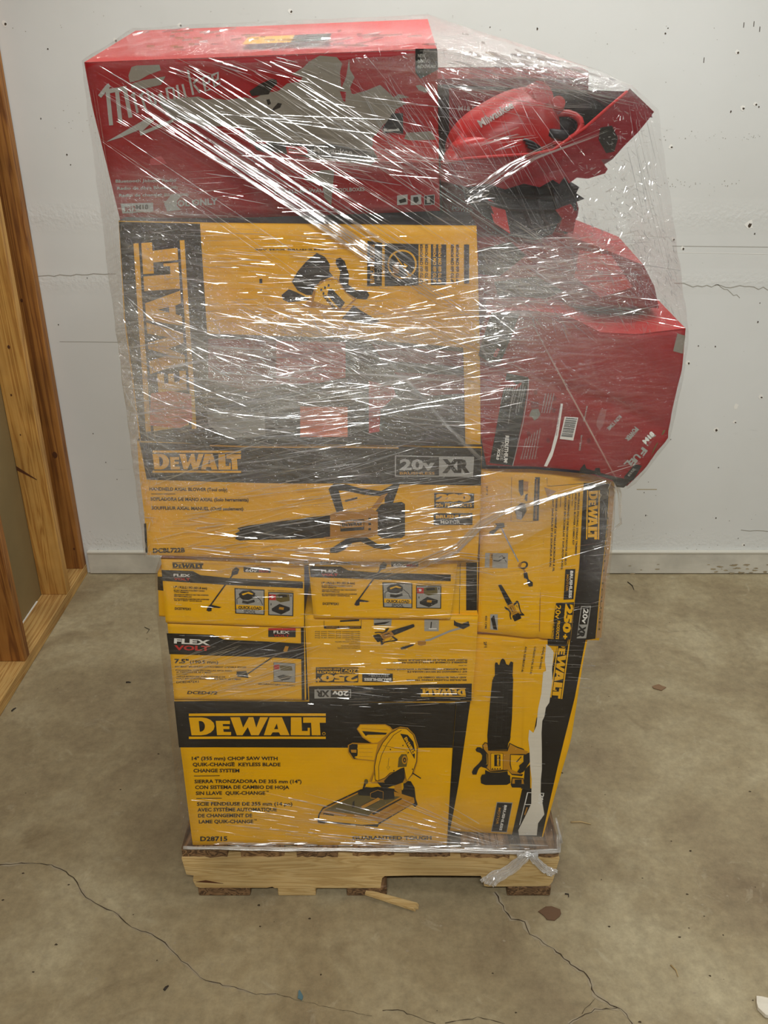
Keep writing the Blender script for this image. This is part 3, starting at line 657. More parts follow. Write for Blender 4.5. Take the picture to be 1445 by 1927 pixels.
for s_, x0, x1, y in (('60V MAX* BRUSHLESS ATTACHMENT CAPABLE EDGER', 222, 830, 972), ('PODADORA CON ESCOBILLAS APTA PARA', 228, 708, 1003), ('ACCESORIOS DE 60 V MAX*', 233, 535, 1019), ('TAILLE-BORDURE AVEC CAPABLE DE', 233, 650, 1055), ('VOLT 60V D\'ACCESSOIRE SANS BALAI 60 V MAX', 233, 785, 1074)):
    f.text(s_, (x0, y), (x1, y + 4), 13, M_BRK, 1, C=C)
f.rect(233, 1028, 330, 1032, M_BRK, 1, C=C); f.text('DCED472X1', (235, 1108), (425, 1102), 18, M_BRK, 1, C=C)
f.text('GUARANTEED TOUGH', (930, 1118), (1240, 1135), 14, M_BRK, 1, C=C); f.text('DCED472', (325, 1200), (580, 1203), 26, M_BRK, 1, C=C, bold=.03, shear=.3)
f.poly([(1060, 930), (1245, 940), (1245, 1100), (1060, 1095)], M_GR, 1, C=C); f.frame([(1060, 930), (1245, 940), (1245, 1100), (1060, 1095)], 3, M_BRK, 2, C=C)
f.rect(1065, 950, 1110, 990, M_REDK, 2, C=C); f.poly([(1110, 955), (1215, 965), (1220, 1000), (1120, 1000)], M_OLV, 2, C=C); f.poly([(1090, 1050), (1140, 1035), (1220, 1050), (1190, 1075), (1130, 1085)], M_K2, 2, C=C)
f.line([(745, 1030), (840, 1025), (1060, 880), (1150, 830), (1270, 810)], 10, M_K2, 2, C=C); f.poly([(745, 1005), (830, 1000), (850, 1060), (755, 1050)], M_BRK, 2, C=C); f.poly([(1140, 840), (1160, 790), (1190, 795), (1175, 840)], M_YD, 2, C=C)
f.done('edger_carton', label='yellow carton with grey and red lettering on a black band, second layer on the left', cat='box')

# --- row 2 right: upside-down combo kit --------------------------------
f = Face((730, 1318), 1.383, amp=.0012, seed=4, creases=[((580, 1231), (897, 1231), -.0025, .006)])
f.carton(([(573, 1158), (900, 1160)], [(900, 1160), (896, 1240), (888, 1321)], [(580, 1321), (888, 1321)], [(573, 1158), (580, 1321)]), .40, M_Y, (M_Y, M_Y), top=M_Y, bottom=M_K)
C = (560, 1040, 4.0139)
f.poly([(85, 1008), (1316, 988), (1312, 1118), (88, 1130)], M_K, 0, C=C)
f.logo((1270, 1022), (930, 1022), 62, M_Y, 1, C=C)
f.poly([(127, 1032), (404, 1030), (402, 1095), (127, 1100)], M_GR, 1, C=C); f.rect(250, 1038, 396, 1090, M_K, 2, C=C)
f.text('20v', (385, 1042), (262, 1042), 38, M_WT, 3, C=C, bold=.03); f.text('XR', (240, 1040), (140, 1042), 46, M_BRK, 3, C=C, bold=.05)
f.text('BRUSHLESS', (385, 1085) if 0 else (380, 1036), (262, 1036), 6, M_YD, 3, C=C)
f.poly([(138, 865), (458, 865), (458, 978), (138, 978)], M_BRK, 1, C=C); f.text('250', (455, 918), (175, 918), 52, M_Y, 2, C=C, bold=.06); f.text('+', (172, 940), (140, 940), 40, M_Y, 2, C=C, bold=.06)
f.frame([(330, 872), (456, 872), (456, 908), (330, 908)], 4, M_Y, 2, C=C); f.text('20v', (448, 880), (350, 880), 24, M_Y, 2, C=C); f.text('PRODUCTS', (322, 892), (146, 892), 18, M_Y, 2, C=C, bold=.04); f.text('AND GROWING', (322, 872), (146, 872), 12, M_Y, 2, C=C)
f.rect(488, 910, 718, 974, M_BRK, 1, C=C); f.text('BRUSHLESS', (708, 944), (502, 944), 20, M_WT, 2, C=C, bold=.045); f.text('MOTOR', (685, 918), (550, 918), 18, M_GR, 2, C=C)
for s_, x0, x1, y in (('BRUSHLESS FOLDING STRING TRIMMER', 1275, 820, 955), ('AND AXIAL BLOWER COMBO KIT', 1275, 905, 935), ('KIT COMBINADO DE RECORTADORA DE', 1278, 828, 892), ('HILO PLEGABLE SIN ESCOBILLAS Y SOPLADOR AXIAL', 1278, 668, 873), ('ENSEMBLE COMBINÉ DE TAILLE-BORDURE À FIL', 1280, 720, 822), ('PLIANT SANS BALAI ET DE SOUFFLEUR AXIAL', 1280, 755, 804)):
    f.text(s_, (x0, y), (x1, y), 12.5, M_BRK, 1, C=C, bold=.03)
for y in (917, 852): f.line([(1278, y), (1215, y)], 3, M_BRK, 1, C=C)
f.line([(200, 512), (200, 570)], 3, M_BRK, 1, C=C); f.line([(480, 505), (480, 570)], 3, M_BRK, 1, C=C); f.rect(200, 552, 480, 572, M_BRK, 1, C=C); f.line([(320, 515), (380, 512), (465, 508)], 12, M_BRK, 1, C=C)
f.text('INCLUDED  INCLUYE  COMPREND', (470, 556), (215, 556), 9, M_YD, 2, C=C)
random.seed(3)
for i in range(9): f.text('specification and note text line', (472, 592 + i * 15.5), (472 - (342 if i < 4 else random.randint(50, 190)), 592 + i * 15.5), 9, M_OLV, 1, C=C)
f.poly([(575, 485), (712, 485), (706, 550), (575, 545)], M_GR, 1, C=C); f.poly([(578, 530), (700, 515), (660, 535), (580, 545)], M_K, 2, C=C); f.text('450 CFM', (675, 490), (600, 490), 11, M_BRK, 2, C=C)
f.poly([(957, 500), (1068, 503), (1065, 592), (957, 590)], M_GR, 1, C=C); f.line([(1010, 520), (1005, 575)], 8, M_K, 2, C=C); f.line([(990, 572), (1050, 572)], 8, M_WT, 2, C=C)
blower(f, lambda x, y: (885 - 300 * x + 34 * y * 1.2, 545 + 105 * x + y * 55), M_BROWN, C=C, L=1, logo=False)
f.line([(965, 660), (1000, 655), (1150, 590), (1220, 570), (1290, 545)], 14, M_GR, 2, C=C); f.poly([(905, 665), (960, 660), (968, 690), (930, 700), (908, 685)], M_BROWN, 3, C=C); f.disc(938, 680, 30, 17, M_BRK, 2, C=C, rot=-10)
f.poly([(775, 715), (800, 705), (860, 690), (880, 688), (875, 698), (820, 720), (785, 730)], M_BRK, 2, C=C); f.poly([(1180, 505), (1195, 520), (1240, 535), (1290, 515), (1300, 550), (1250, 575), (1180, 545)], M_BRK, 3, C=C)
f.done('combo_kit_carton', label='yellow carton standing upside down, inverted lettering on its bottom black strip, second layer', cat='box')

# --- row 3: the two string trimmer cartons -----------------------------
def trimmer(name, x0, dx, quad, Y, label, seed, C, sc, top_rows=True):
    f = Face(quad[3], Y, amp=.0014, seed=seed)
    f.carton(E(*quad), .36, M_Y, (M_Y, M_K), top=M_Y)
    t = lambda x, y: (C[0] + (x * sc[0]) / 1, C[1] + (y + x * sc[2]) * sc[1])
    T = lambda pts: [t(x, y) for x, y in pts]
    # local units: d4 crop pixels measured from its own origin
    f.poly(T([(108, 145), (375, 155), (440, 190), (690, 215), (1310, 245), (1310, 302), (660, 272), (118, 238)]), M_K, 0)
    f.logo(t(200, 130), t(462, 138), 50 * sc[1], M_BRK, 1)
    f.text('FLEX', t(210, 198), t(352, 203), 22 * sc[1], M_WT, 1, bold=.04); f.text('VOLT', t(212, 230), t(352, 234), 20 * sc[1], M_REDK, 1, bold=.04)
    f.poly(T([(805, 120), (1035, 130), (1035, 172), (805, 165)]), M_BRK, 1); f.text('60v', t(820, 160), t(920, 163), 24 * sc[1], M_WT, 2); f.text('MAX', t(935, 164), t(1020, 167), 22 * sc[1], M_REDK, 2)
    f.text('17" / PULG / PO (431.8 mm)', t(212, 300), t(495, 310), 20 * sc[1], M_BRK, 1, bold=.035)
    for s_, a, b, y in (('60V MAX* BRUSHLESS ATTACHMENT CAPABLE', 212, 475, 320), ('STRING TRIMMER KIT', 215, 340, 333), ('ORILLADORA DE CUERDAS 60 V MAX* PARA ACCESORIOS', 215, 508, 356), ('SIN ESCOBILLAS', 215, 365, 369), ('KIT TAILLE-BORDURE COMPATIBLE AVEC ACCESSOIRES', 215, 513, 392), ('DE 60 V MAX* SANS BALAI', 218, 450, 405)):
        f.text(s_, t(a, y), t(b, y + 8), 9.5 * sc[1], M_BRK, 1, bold=.04)
    f.text('DCST972X1', t(222, 480), t(358, 485), 20 * sc[1], M_BRK, 1, bold=.04)
    f.line(T([(740, 150), (640, 285), (520, 450)]), 12 * sc[0], M_BRK, 2); f.poly(T([(708, 150), (740, 120), (770, 140), (755, 180), (700, 195)]), M_BRK, 2)
    f.poly(T([(490, 485), (510, 445), (540, 440), (620, 458), (600, 465), (560, 462), (535, 462), (535, 490), (510, 495)]), M_BRK, 2)
    f.poly(T([(728, 297), (984, 312), (984, 527), (735, 512)]), M_BRK, 1); f.poly(T([(738, 306), (976, 320), (976, 450), (742, 436)]), M_GR, 2)
    f.poly(T([(742, 436), (976, 450), (976, 485), (744, 472)]), M_Y, 2); f.poly(T([(744, 474), (976, 487), (976, 518), (745, 505)]), M_GR, 2)
    f.text('QUICK-LOAD', t(762, 470), t(958, 480), 24 * sc[1], M_BRK, 3, bold=.04); f.text('SPOOL', t(808, 505), t(910, 512), 24 * sc[1], M_BRK, 3)
    f.poly(T([(765, 345), (800, 318), (870, 315), (905, 340), (900, 375), (850, 398), (800, 395), (775, 375)]), M_BRK, 3); f.poly(T([(790, 345), (850, 328), (890, 345), (880, 352), (840, 342), (800, 358)]), M_Y, 4)
    f.line(T([(795, 412), (840, 420), (900, 405)]), 5, M_BRK, 3); f.line(T([(752, 430), (750, 390), (775, 370)]), 1.2, M_BRK, 3); f.line(T([(905, 360), (950, 400), (968, 440)]), 1.2, M_BRK, 3)
    f.poly(T([(1015, 330), (1230, 338), (1228, 536), (1015, 528)]), M_BRK, 1); f.poly(T([(1023, 338), (1222, 346), (1220, 528), (1023, 520)]), M_GR, 2)
    f.poly(T([(1023, 350), (1080, 352), (1080, 400), (1023, 398)]), M_REDK, 3); f.text('9', t(1036, 382), t(1062, 383), 22 * sc[1], M_WT, 4, bold=.05)
    f.poly(T([(1080, 355), (1120, 345), (1195, 350), (1198, 405), (1120, 418), (1082, 400)]), M_OLV, 3); f.poly(T([(1100, 355), (1170, 352), (1180, 372), (1105, 375)]), M_BRK, 4)
    f.poly(T([(1045, 470), (1110, 430), (1200, 460), (1198, 485), (1125, 520), (1048, 490)]), M_BRK, 3); f.poly(T([(1110, 455), (1150, 460), (1145, 480), (1105, 475)]), M_YD, 4)
    f.text('1', t(1205, 370), t(1212, 370), 18 * sc[1], M_BRK, 3); f.text('1', t(1036, 442), t(1043, 442), 18 * sc[1], M_BRK, 3)
    f.text('BATTERY CHARGER INCLUDED', t(1015, 322), t(1230, 330), 8 * sc[1], M_BRK, 1)
    f.done(name, label=label, cat='box', group=None)
k = 1 / 4.5156
trimmer('trimmer_carton', 0, 0, [(302, 1052), (572, 1056), (572, 1182), (311, 1172)], 1.374, 'left of the two yellow string trimmer cartons in the third layer', 5, (280, 1040), (k, k, 0))
trimmer('trimmer_carton', 0, 0, [(579, 1054), (862, 1056), (848, 1166), (590, 1164)], 1.373, 'right of the two yellow string trimmer cartons in the third layer', 6, (558, 1033.5), (k * 1.0, k * .99, -.022))
f = Face((880, 1165), 1.392, amp=.001, seed=7)
f.carton(E((846, 1056), (900, 1058), (898, 1163), (844, 1163)), .36, M_Y, M_Y)
f.rect(877, 1058, 897.5, 1148, M_K, 0); f.line([(866, 1060), (864, 1160)], 1, M_OLV, 0)
f.text('DEWALT', (890, 1158), (870, 1158), 4, M_BRK, 1)
f.done('narrow_carton', label='narrow yellow carton with a black bar, tucked right of the trimmer cartons', cat='box')
f = Face((300, 1160), 1.42, amp=.001, seed=8)
f.carton(E((296, 1078), (345, 1078), (345, 1164), (299, 1160)), .3, M_Y, M_Y)
f.poly([(296.5, 1085), (312, 1085), (312, 1112), (297, 1110)], M_K, 0)
f.done('side_carton', label='edge of a yellow carton peeping out behind the left trimmer carton', cat='box')

# --- wide blower carton ------------------------------------------------
f = Face((600, 1048), 1.352, amp=.003, freq=5, seed=9)
f.carton(([(256, 832), (400, 838), (650, 838), (907, 842)], [(907, 842), (905, 960), (899, 1056)], [(276, 1046), (420, 1052), (640, 1060), (899, 1058)], [(256, 832), (261, 900), (270, 970), (276, 1046)]), .42, M_Y2, (M_Y2, M_Y2), top=M_K)
C = (240, 820, 4.014)
f.poly([(262, 833), (906, 843), (905, 914), (700, 911), (480, 908), (276, 903)], M_K, 0)
f.line([(395, 838), (500, 840), (650, 841), (750, 843)], 3, M_YD, 1)
f.logo((287, 889), (454, 888), 40, M_Y2, 1)
for s_, x0, x1, y in (('HANDHELD AXIAL BLOWER (Tool only)', 281, 428, 924), ('SOPLADORA DE MANO AXIAL (Solo herramienta)', 283, 468, 943), ('SOUFFLEUR AXIAL MANUEL (Outil seulement)', 285, 458, 960)): f.text(s_, (x0, y - 1), (x1, y), 6.4, M_BRK, 1, bold=.03)
f.rect(284, 929, 330, 930, M_BRK, 1); f.text('DCBL722B', (288, 1040), (348, 1039), 8.5, M_BRK, 1, bold=.04)
f.line([(273, 985), (276, 1040)], 4, M_K, 1)
blower(f, lambda x, y: (442 + 320 * x, 1004 - 24 * x - y * (78 if y > .35 else 68)), M_ORG if 0 else M_BROWN, L=1)
f.frame([(743, 857), (892, 859), (890, 897), (743, 897)], 2, M_GR, 1); f.text('20v', (752, 884), (818, 884), 20, M_GR, 1, bold=.04); f.rect(826, 859, 890, 896, M_GR, 1); f.text('XR', (832, 888), (884, 888), 24, M_K, 2, bold=.06); f.text('BRUSHLESS', (752, 893), (818, 893), 5, M_YD, 1)
f.poly([(817, 927), (892, 929), (892, 957), (817, 956)], M_BRK, 1); f.text('280', (820, 943), (886, 943), 13, M_Y2, 2, bold=.08); f.text('20v PRODUCTS', (820, 954), (888, 954), 7, M_Y2, 2)
f.rect(816, 966, 889, 988, M_BRK, 1); f.text('BRUSHLESS', (820, 975), (885, 975), 6, M_Y2, 2, bold=.04); f.text('MOTOR', (829, 985), (866, 985), 6, M_WT, 2)
f.done('wide_blower_carton', label='wide yellow carton with black top band and handheld blower picture, middle of the stack', cat='box')

# --- big carton ----------------------------------------------------------
f = Face((560, 835), 1.362, lean=1, amp=.003, freq=5, seed=10)
f.carton(([(222, 416), (400, 420), (897, 425)], [(897, 425), (903, 640), (905, 838)], [(262, 836), (905, 840)], [(222, 416), (232, 600), (262, 836)]), .5, M_Y2, (M_KR, M_Y2), top=M_K)
f.poly([(224, 417), (376, 421), (388, 600), (402, 837), (266, 837), (236, 600)], M_K, 0)
f.logo((284, 800), (262, 452), -1, M_Y2, 1, bars=False) if 0 else None
f.logo((368, 806), (345, 452), 92, M_Y2, 1)
f.text('20V MAX BRUSHLESS', (480, 471), (610, 471), 3, M_BRK, 1)
C = (560, 400, 3.6125)
f.poly([(475, 190), (575, 205), (572, 500), (472, 498)], M_BRK, 1, C=C); f.poly([(592, 208), (1010, 215), (1010, 490), (592, 500)], M_BRK, 1, C=C); f.poly([(822, 215), (905, 215), (905, 495), (822, 495)], M_Y2, 2, C=C)
f.text('BRUSHLESS', (520, 480), (522, 215), 28, M_YD, 2, C=C, bold=.03); f.text('MOTOR', (560, 460), (562, 260), 24, M_GR, 2, C=C)
f.disc(710, 350, 100, 100, M_Y2, 2, C=C); f.disc(710, 350, 88, 88, M_BRK, 3, C=C); f.line([(650, 270), (770, 440)], 8, M_Y2, 4, C=C); f.poly([(645, 360), (685, 330), (690, 410), (650, 415)], M_BROWN, 4, C=C); f.poly([(720, 340), (750, 360), (730, 380)], M_Y2, 4, C=C)
for j, x in enumerate((850, 885, 940, 975, 1060, 1095, 1150)): f.text('UP TO 650 CFM POWER', (x, 480), (x, 210), 20, (M_BRK if x < 910 or x > 1010 else M_Y2), 3, C=C, bold=.04)
f.rect(1130, 215, 1165, 480, M_BRK, 2, C=C)
# tool picture
f.poly([(0, 400), (60, 330), (130, 275), (185, 300), (220, 350), (215, 400), (240, 430), (150, 470), (110, 560), (60, 560), (0, 530), (-40, 470)], M_K, 1, C=C)
f.poly([(262, 315), (290, 305), (320, 330), (350, 420), (345, 490), (400, 530), (470, 530), (488, 560), (470, 590), (400, 585), (330, 540), (280, 470), (290, 400), (258, 345)], M_K, 1, C=C)
f.poly([(120, 500), (180, 455), (270, 445), (330, 540), (400, 590), (340, 640), (300, 680), (180, 650), (30, 640), (90, 580)], M_BROWN, 2, C=C); f.poly([(130, 505), (185, 465), (265, 455), (320, 540), (380, 590), (320, 650), (180, 625), (110, 600)], M_Y, 3, C=C)
f.poly([(212, 518), (232, 515), (322, 610), (290, 655), (200, 560)], M_BRK, 4, C=C); f.logo((262, 640), (190, 550), 30, M_BRK, 5, C=C, bars=False)
for x, y in ((155, 515), (170, 540), (180, 500), (205, 485)): f.rect(x, y, x + 12, y + 18, M_BRK, 4, C=C)
f.poly([(-110, 560), (-60, 520), (-10, 540), (90, 590), (30, 600), (-60, 610), (-100, 590)], M_K, 1, C=C); f.poly([(380, 630), (430, 665), (560, 740), (480, 760), (300, 720)], M_K, 1, C=C)
f.poly([(-260, 450), (-240, 450), (-240, 480), (-260, 480)], M_BRK, 1, C=C)
f.poly([(284, 740), (322, 736), (360, 742), (362, 790), (340, 805), (282, 800)], M_ORG, 4)
for i in range(5): f.text('warning notice text block', (290, 757 + i * 9), (352, 760 + i * 9), 4, M_BROWN, 5)
f.done('large_carton', label='large yellow carton with black left panel and sideways lettering, above the wide blower carton', cat='box')

# --- slim red and black carton in front ----------------------------------
f = Face((600, 838), 1.345, amp=.002, seed=11)
f.carton(([(386, 632), (640, 640), (872, 658)], [(872, 658), (876, 840)], [(384, 836), (876, 840)], [(386, 632), (384, 836)]), .014, M_K2, M_K)
f.poly([(392, 636), (520, 640), (520, 725), (470, 738), (392, 712)], M_R2, 0); f.poly([(520, 641), (650, 644), (650, 710), (600, 720), (520, 722)], M_RL, 0)
f.poly([(700, 648), (870, 662), (872, 690), (720, 678)], M_R2, 0); f.poly([(694, 716), (740, 728), (745, 745), (716, 770), (714, 812), (694, 815)], M_RL, 0); f.poly([(740, 700), (872, 706), (874, 740), (800, 745)], M_R2, 0)
f.poly([(565, 764), (654, 766), (654, 822), (565, 822)], M_ORG, 0); f.poly([(390, 772), (410, 768), (498, 778), (500, 820), (430, 824), (392, 800)], M_GR, 0); f.rect(655, 640, 690, 836, M_K, 0)
f.text('PACKOUT RADIO CHARGER', (745, 758), (866, 762), 9, M_R2, 1) if 0 else None
f.done('slim_carton', label='slim dark carton with red patches under cloudy film, in front of the large yellow carton', cat='box')

# --- radio carton ----------------------------------------------------------
f = Face((500, 408), 1.395, lean=10, amp=.0015, seed=12)
f.carton(([(157, 118), (400, 109), (822, 92)], [(822, 92), (828, 398)], [(225, 416), (500, 410), (828, 398)], [(157, 118), (172, 200), (225, 416)]), .31, M_R, (M_R, M_RL), top=M_RLIT)  # top coloured pink to paint in strong light and film haze
C = (140, 20, 3.44)
f.poly([(370, 365), (400, 355), (550, 350), (560, 385), (480, 415), (420, 450), (360, 465), (350, 420)], M_TORN, 0, C=C); f.poly([(365, 475), (440, 450), (590, 425), (560, 480), (450, 505), (370, 500)], M_TORN, 0, C=C)
# blackletter brand writing built from strokes
def strokes(L_, w=22): 
    for s_ in L_: f.line(s_, w, M_TORN if 0 else M_GR, 1, C=C)
strokes([[(165, 555), (215, 490), (230, 480)], [(215, 500), (240, 740)], [(235, 515), (275, 500), (300, 720)], [(290, 515), (325, 490), (365, 690)], [(230, 520), (330, 500)]], 26)
strokes([[(385, 545), (410, 660)], [(370, 550), (392, 530)], [(430, 540), (470, 660)], [(420, 555), (450, 530)], [(470, 520), (500, 600), (530, 610)], [(500, 530), (530, 600)], [(545, 540), (575, 600)], [(555, 530), (590, 590)], [(595, 500), (612, 585)], [(600, 500), (640, 500), (650, 575)],
         [(665, 480), (680, 570), (705, 560)], [(700, 475), (722, 560)], [(735, 385), (770, 545)], [(770, 470), (800, 440)], [(775, 480), (815, 530)], [(830, 430), (850, 520), (880, 505)], [(835, 430), (870, 420), (875, 460), (845, 475)], [(890, 415), (910, 490), (945, 465)], [(895, 415), (930, 400), (930, 440), (905, 455)]], 14)
f.poly([(208, 848), (480, 690), (520, 705), (440, 780), (640, 700), (640, 720), (430, 808), (420, 770), (300, 820)], M_GR, 1, C=C)
f.poly([(540, 590), (640, 570), (800, 555), (900, 590), (1100, 560), (1145, 570), (1150, 780), (1060, 760), (1000, 750), (850, 745), (640, 710)], M_TORN, 0, C=C)
C2 = (500, 20, 3.44)
f.poly([(-500, 720), (-400, 745), (-200, 745), (-150, 770), (-95, 860), (-60, 845), (0, 850), (60, 900), (280, 950), (420, 970), (600, 990), (680, 1000), (720, 960), (740, 920), (700, 900), (690, 830), (580, 840), (560, 870), (700, 820), (760, 740), (830, 690), (840, 640), (910, 600), (860, 570), (930, 560), (860, 540), (830, 560), (740, 480), (640, 520), (560, 540), (545, 500), (575, 430), (545, 380), (540, 310), (520, 430), (490, 500), (480, 400), (495, 340), (460, 300), (350, 290), (280, 330), (240, 370), (170, 410), (240, 430), (220, 460), (140, 470), (80, 520), (0, 530), (-60, 560), (-180, 590), (-300, 570), (-500, 580)], M_TORN, 0, C=C2)
f.poly([(480, 520), (520, 525), (515, 590), (500, 580)], M_R, 1, C=C2); f.poly([(545, 530), (590, 530), (575, 540)], M_R, 1, C=C2)
f.poly([(0, 860), (40, 840), (120, 870), (200, 850), (300, 870), (420, 860), (560, 890), (700, 925), (720, 950), (560, 960), (280, 945), (0, 905)], M_K2, 1, C=C2); f.poly([(-80, 858), (0, 860), (10, 900), (0, 915), (-60, 900)], M_K2, 1, C=C2)
f.poly([(130, 872), (260, 880), (280, 935), (140, 925)], M_RL, 2, C=C2); f.text('Milwaukee', (150, 905), (240, 915), 18, M_GR, 3, C=C2)
f.text('Milwaukee', (310, 915), (560, 935), 40, M_GR, 3, C=C2)
f.poly([(360, 1030), (445, 1030), (430, 1180), (425, 1260), (380, 1210), (370, 1140), (250, 1090), (245, 1080)], M_TORN, 0, C=C2)
for p in ([(5, 575), (25, 570), (35, 600), (15, 610)], [(40, 640), (80, 595), (105, 600), (95, 625), (60, 640), (45, 655)], [(10, 672), (40, 675), (25, 685)]): f.poly(p, M_K, 2, C=C2)
f.poly([(-105, 520), (-30, 470), (40, 440), (70, 445), (75, 470), (40, 500), (20, 540), (-90, 550)], M_K, 1, C=C2)
f.poly([(820, 665), (888, 662), (890, 795), (840, 790), (765, 790), (755, 760)], M_BRK, 2, C=C2); f.text('Bluetooth', (765, 782), (865, 778), 20, M_WT, 3, C=C2)
f.poly([(700, 810), (1120, 800), (1120, 985), (740, 980), (690, 890)], M_RL, 1, C=C2); f.poly([(910, 790), (1070, 780), (1100, 835), (930, 840), (895, 830)], M_TORN, 2, C=C2)
f.poly([(970, 485), (1000, 480), (1055, 510), (1040, 530), (990, 515)], M_TORN, 1, C=C2)
f.poly([(968, 245), (1110, 245), (1115, 380), (1000, 440), (968, 400)], M_BRK, 2, C=C2)
for s_, y in (('NEW', 300), ('NUEVO', 335), ('NOUVEAU', 370)): f.text(s_, (985, y), (985 + 16 * len(s_), y), 22, M_GR, 3, C=C2)
f.text('FITS ALL MILWAUKEE', (60, 1182), (445, 1172), 24, M_GR, 1, C=C2, bold=.03); f.text('TOOLBOXES', (450, 1172), (640, 1165), 24, M_GR, 1, C=C2)
for x in (850, 938, 1025):
    f.poly([(x, 1195), (x + 68, 1188), (x + 68, 1252), (x, 1258)], M_GR if x < 1000 else M_K, 1, C=C2)
f.poly([(860, 1225), (905, 1210), (910, 1235), (870, 1245)], M_K, 2, C=C2); f.poly([(955, 1205), (985, 1203), (990, 1228), (972, 1245), (955, 1228)], M_K, 2, C=C2); f.text('1', (1042, 1240), (1062, 1240), 36, M_GR, 2, C=C2, bold=.06); f.frame([(1025, 1195), (1093, 1188), (1093, 1252), (1025, 1258)], 4, M_GR, 2, C=C2)
for s_, x0, x1, y in (('Bluetooth Jobsite Radio', 268, 660, 1112), ('Radio de obra Bluetooth', 278, 668, 1158), ('Radio de chantier Bluetooth', 290, 738, 1204)): f.text(s_, (x0, y), (x1, y - 6), 20, M_GR, 1, C=C)
f.poly([(300, 1248), (510, 1242), (510, 1300), (312, 1312)], M_GR, 1, C=C); f.text('M12', (330, 1300), (400, 1296), 34, M_R2, 2, C=C, bold=.04); f.text('M18', (400, 1285), (480, 1282), 28, M_K, 2, C=C, bold=.04)
f.text('TOOL ONLY', (580, 1272), (930, 1252), 40, M_GR, 1, C=C, bold=.04); f.poly([(580, 1250), (620, 1200), (660, 1180), (690, 1200), (650, 1250), (690, 1290), (600, 1300)], M_GR, 1, C=C)
f.poly([(490, 960), (560, 940), (600, 990), (540, 1000), (490, 1000)], mat('faint_card', (170, 60, 62), .8), 0, C=C)
# sticker on top of the carton
p = [f.W(445, 98, 0), f.W(620, 92, 0)]
back = -f.n; up = f.T
for (xa_, xb_, m_) in ((445, 540, M_Y2), (540, 615, M_K2)):
    q = [f.W(xa_, 99, 0), f.W(xb_, 96, 0)]
    lift = f.T * .0035
    tl = f.T * 0
    a0, b0 = atY(xa_, 101.5 - (xa_ - 445) * .045, f.W(xa_, 101).y), atY(xb_, 101.5 - (xb_ - 445) * .045, f.W(xb_, 101).y)
    f.mb.quad([a0 + back * .06 + lift, b0 + back * .06 + lift, b0 + back * .13 + lift, a0 + back * .13 + lift], m_)
f.done('radio_carton', label='red jobsite radio carton with worn grey patches on top of the whole stack', cat='box')

# --- rear carton --------------------------------------------------------------
f = Face((1040, 400), 1.72, amp=.001, seed=13)
f.carton(([(560, 128), (1095, 125), (1108, 134)], [(1108, 134), (1108, 330)], [(560, 330), (1108, 330)], [(560, 128), (560, 330)]), .24, M_R2, M_R2, top=M_RLIT)
f.poly([(700, 129), (1095, 126.5), (1107, 135), (1107, 147), (700, 149)], M_RLIT, 0); f.text('RADIO', (700, 200), (860, 200), 20, M_GR, 1)  # pink strip paints light onto the upper front face
f.done('rear_carton', label='dark red carton at the back, lit upper front painted pale, right of the radio carton', cat='box')

# --- combo kit carton on the right ------------------------------------------
f = Face((1010, 1200), 1.398, amp=.0015, seed=14, creases=[((1026, 905), (1011, 1204), -.004, .007)])
f.carton(([(906, 884), (1000, 884), (1100, 893), (1158, 903)], [(1158, 903), (1150, 1020), (1128, 1207)], [(899, 1191), (1010, 1203), (1128, 1207)], [(906, 884), (903, 1050), (899, 1191)]), .38, M_Y, (M_Y, M_Y), top=M_K2)
C = (860, 860, 4.25)
f.poly([(1012, 205), (1218, 215), (1200, 520), (1140, 1080), (1105, 1450), (905, 1475), (940, 1150), (975, 880)], M_K, 0, C=C)
f.poly([(1222, 215), (1262, 240), (1235, 560), (1190, 1000), (1150, 1440), (1112, 1445), (1150, 1050), (1200, 560)], M_KR, 1, C=C) ; f.text('DEWALT TOUGH', (1198, 480), (1128, 1380), 14, M_OLV, 2, C=C)
f.logo((1040, 265), (1032, 655), 100, M_Y, 1, C=C)
f.poly([(990, 1190), (1070, 1188), (1030, 1445), (955, 1445)], M_GR, 1, C=C); f.poly([(996, 1198), (1062, 1196), (1038, 1335), (975, 1335)], M_K, 2, C=C)
f.text('20v', (1012, 1208), (996, 1325), 40, M_WT, 3, C=C, bold=.03); f.text('XR', (978, 1340), (960, 1435), 52, M_BRK, 3, C=C, bold=.06)
f.poly([(865, 895), (945, 892), (930, 1135), (850, 1138)], M_BRK, 1, C=C); f.text('BRUSHLESS', (905, 905), (892, 1125), 22, M_WT, 2, C=C, bold=.045); f.text('MOTOR', (875, 935), (868, 1070), 18, M_YD, 2, C=C)
f.poly([(790, 1165), (935, 1158), (905, 1455), (750, 1460)], M_BRK, 1, C=C); f.text('250', (870, 1170), (845, 1400), 58, M_Y, 2, C=C, bold=.06); f.text('+', (845, 1410), (842, 1450), 40, M_Y, 2, C=C, bold=.06)
f.text('20v', (790, 1180), (783, 1290), 42, M_Y, 2, C=C); f.text('PRODUCTS', (800, 1305), (788, 1452), 24, M_Y, 2, C=C, bold=.03); f.text('AND GROWING', (760, 1310), (752, 1452), 18, M_Y, 2, C=C)
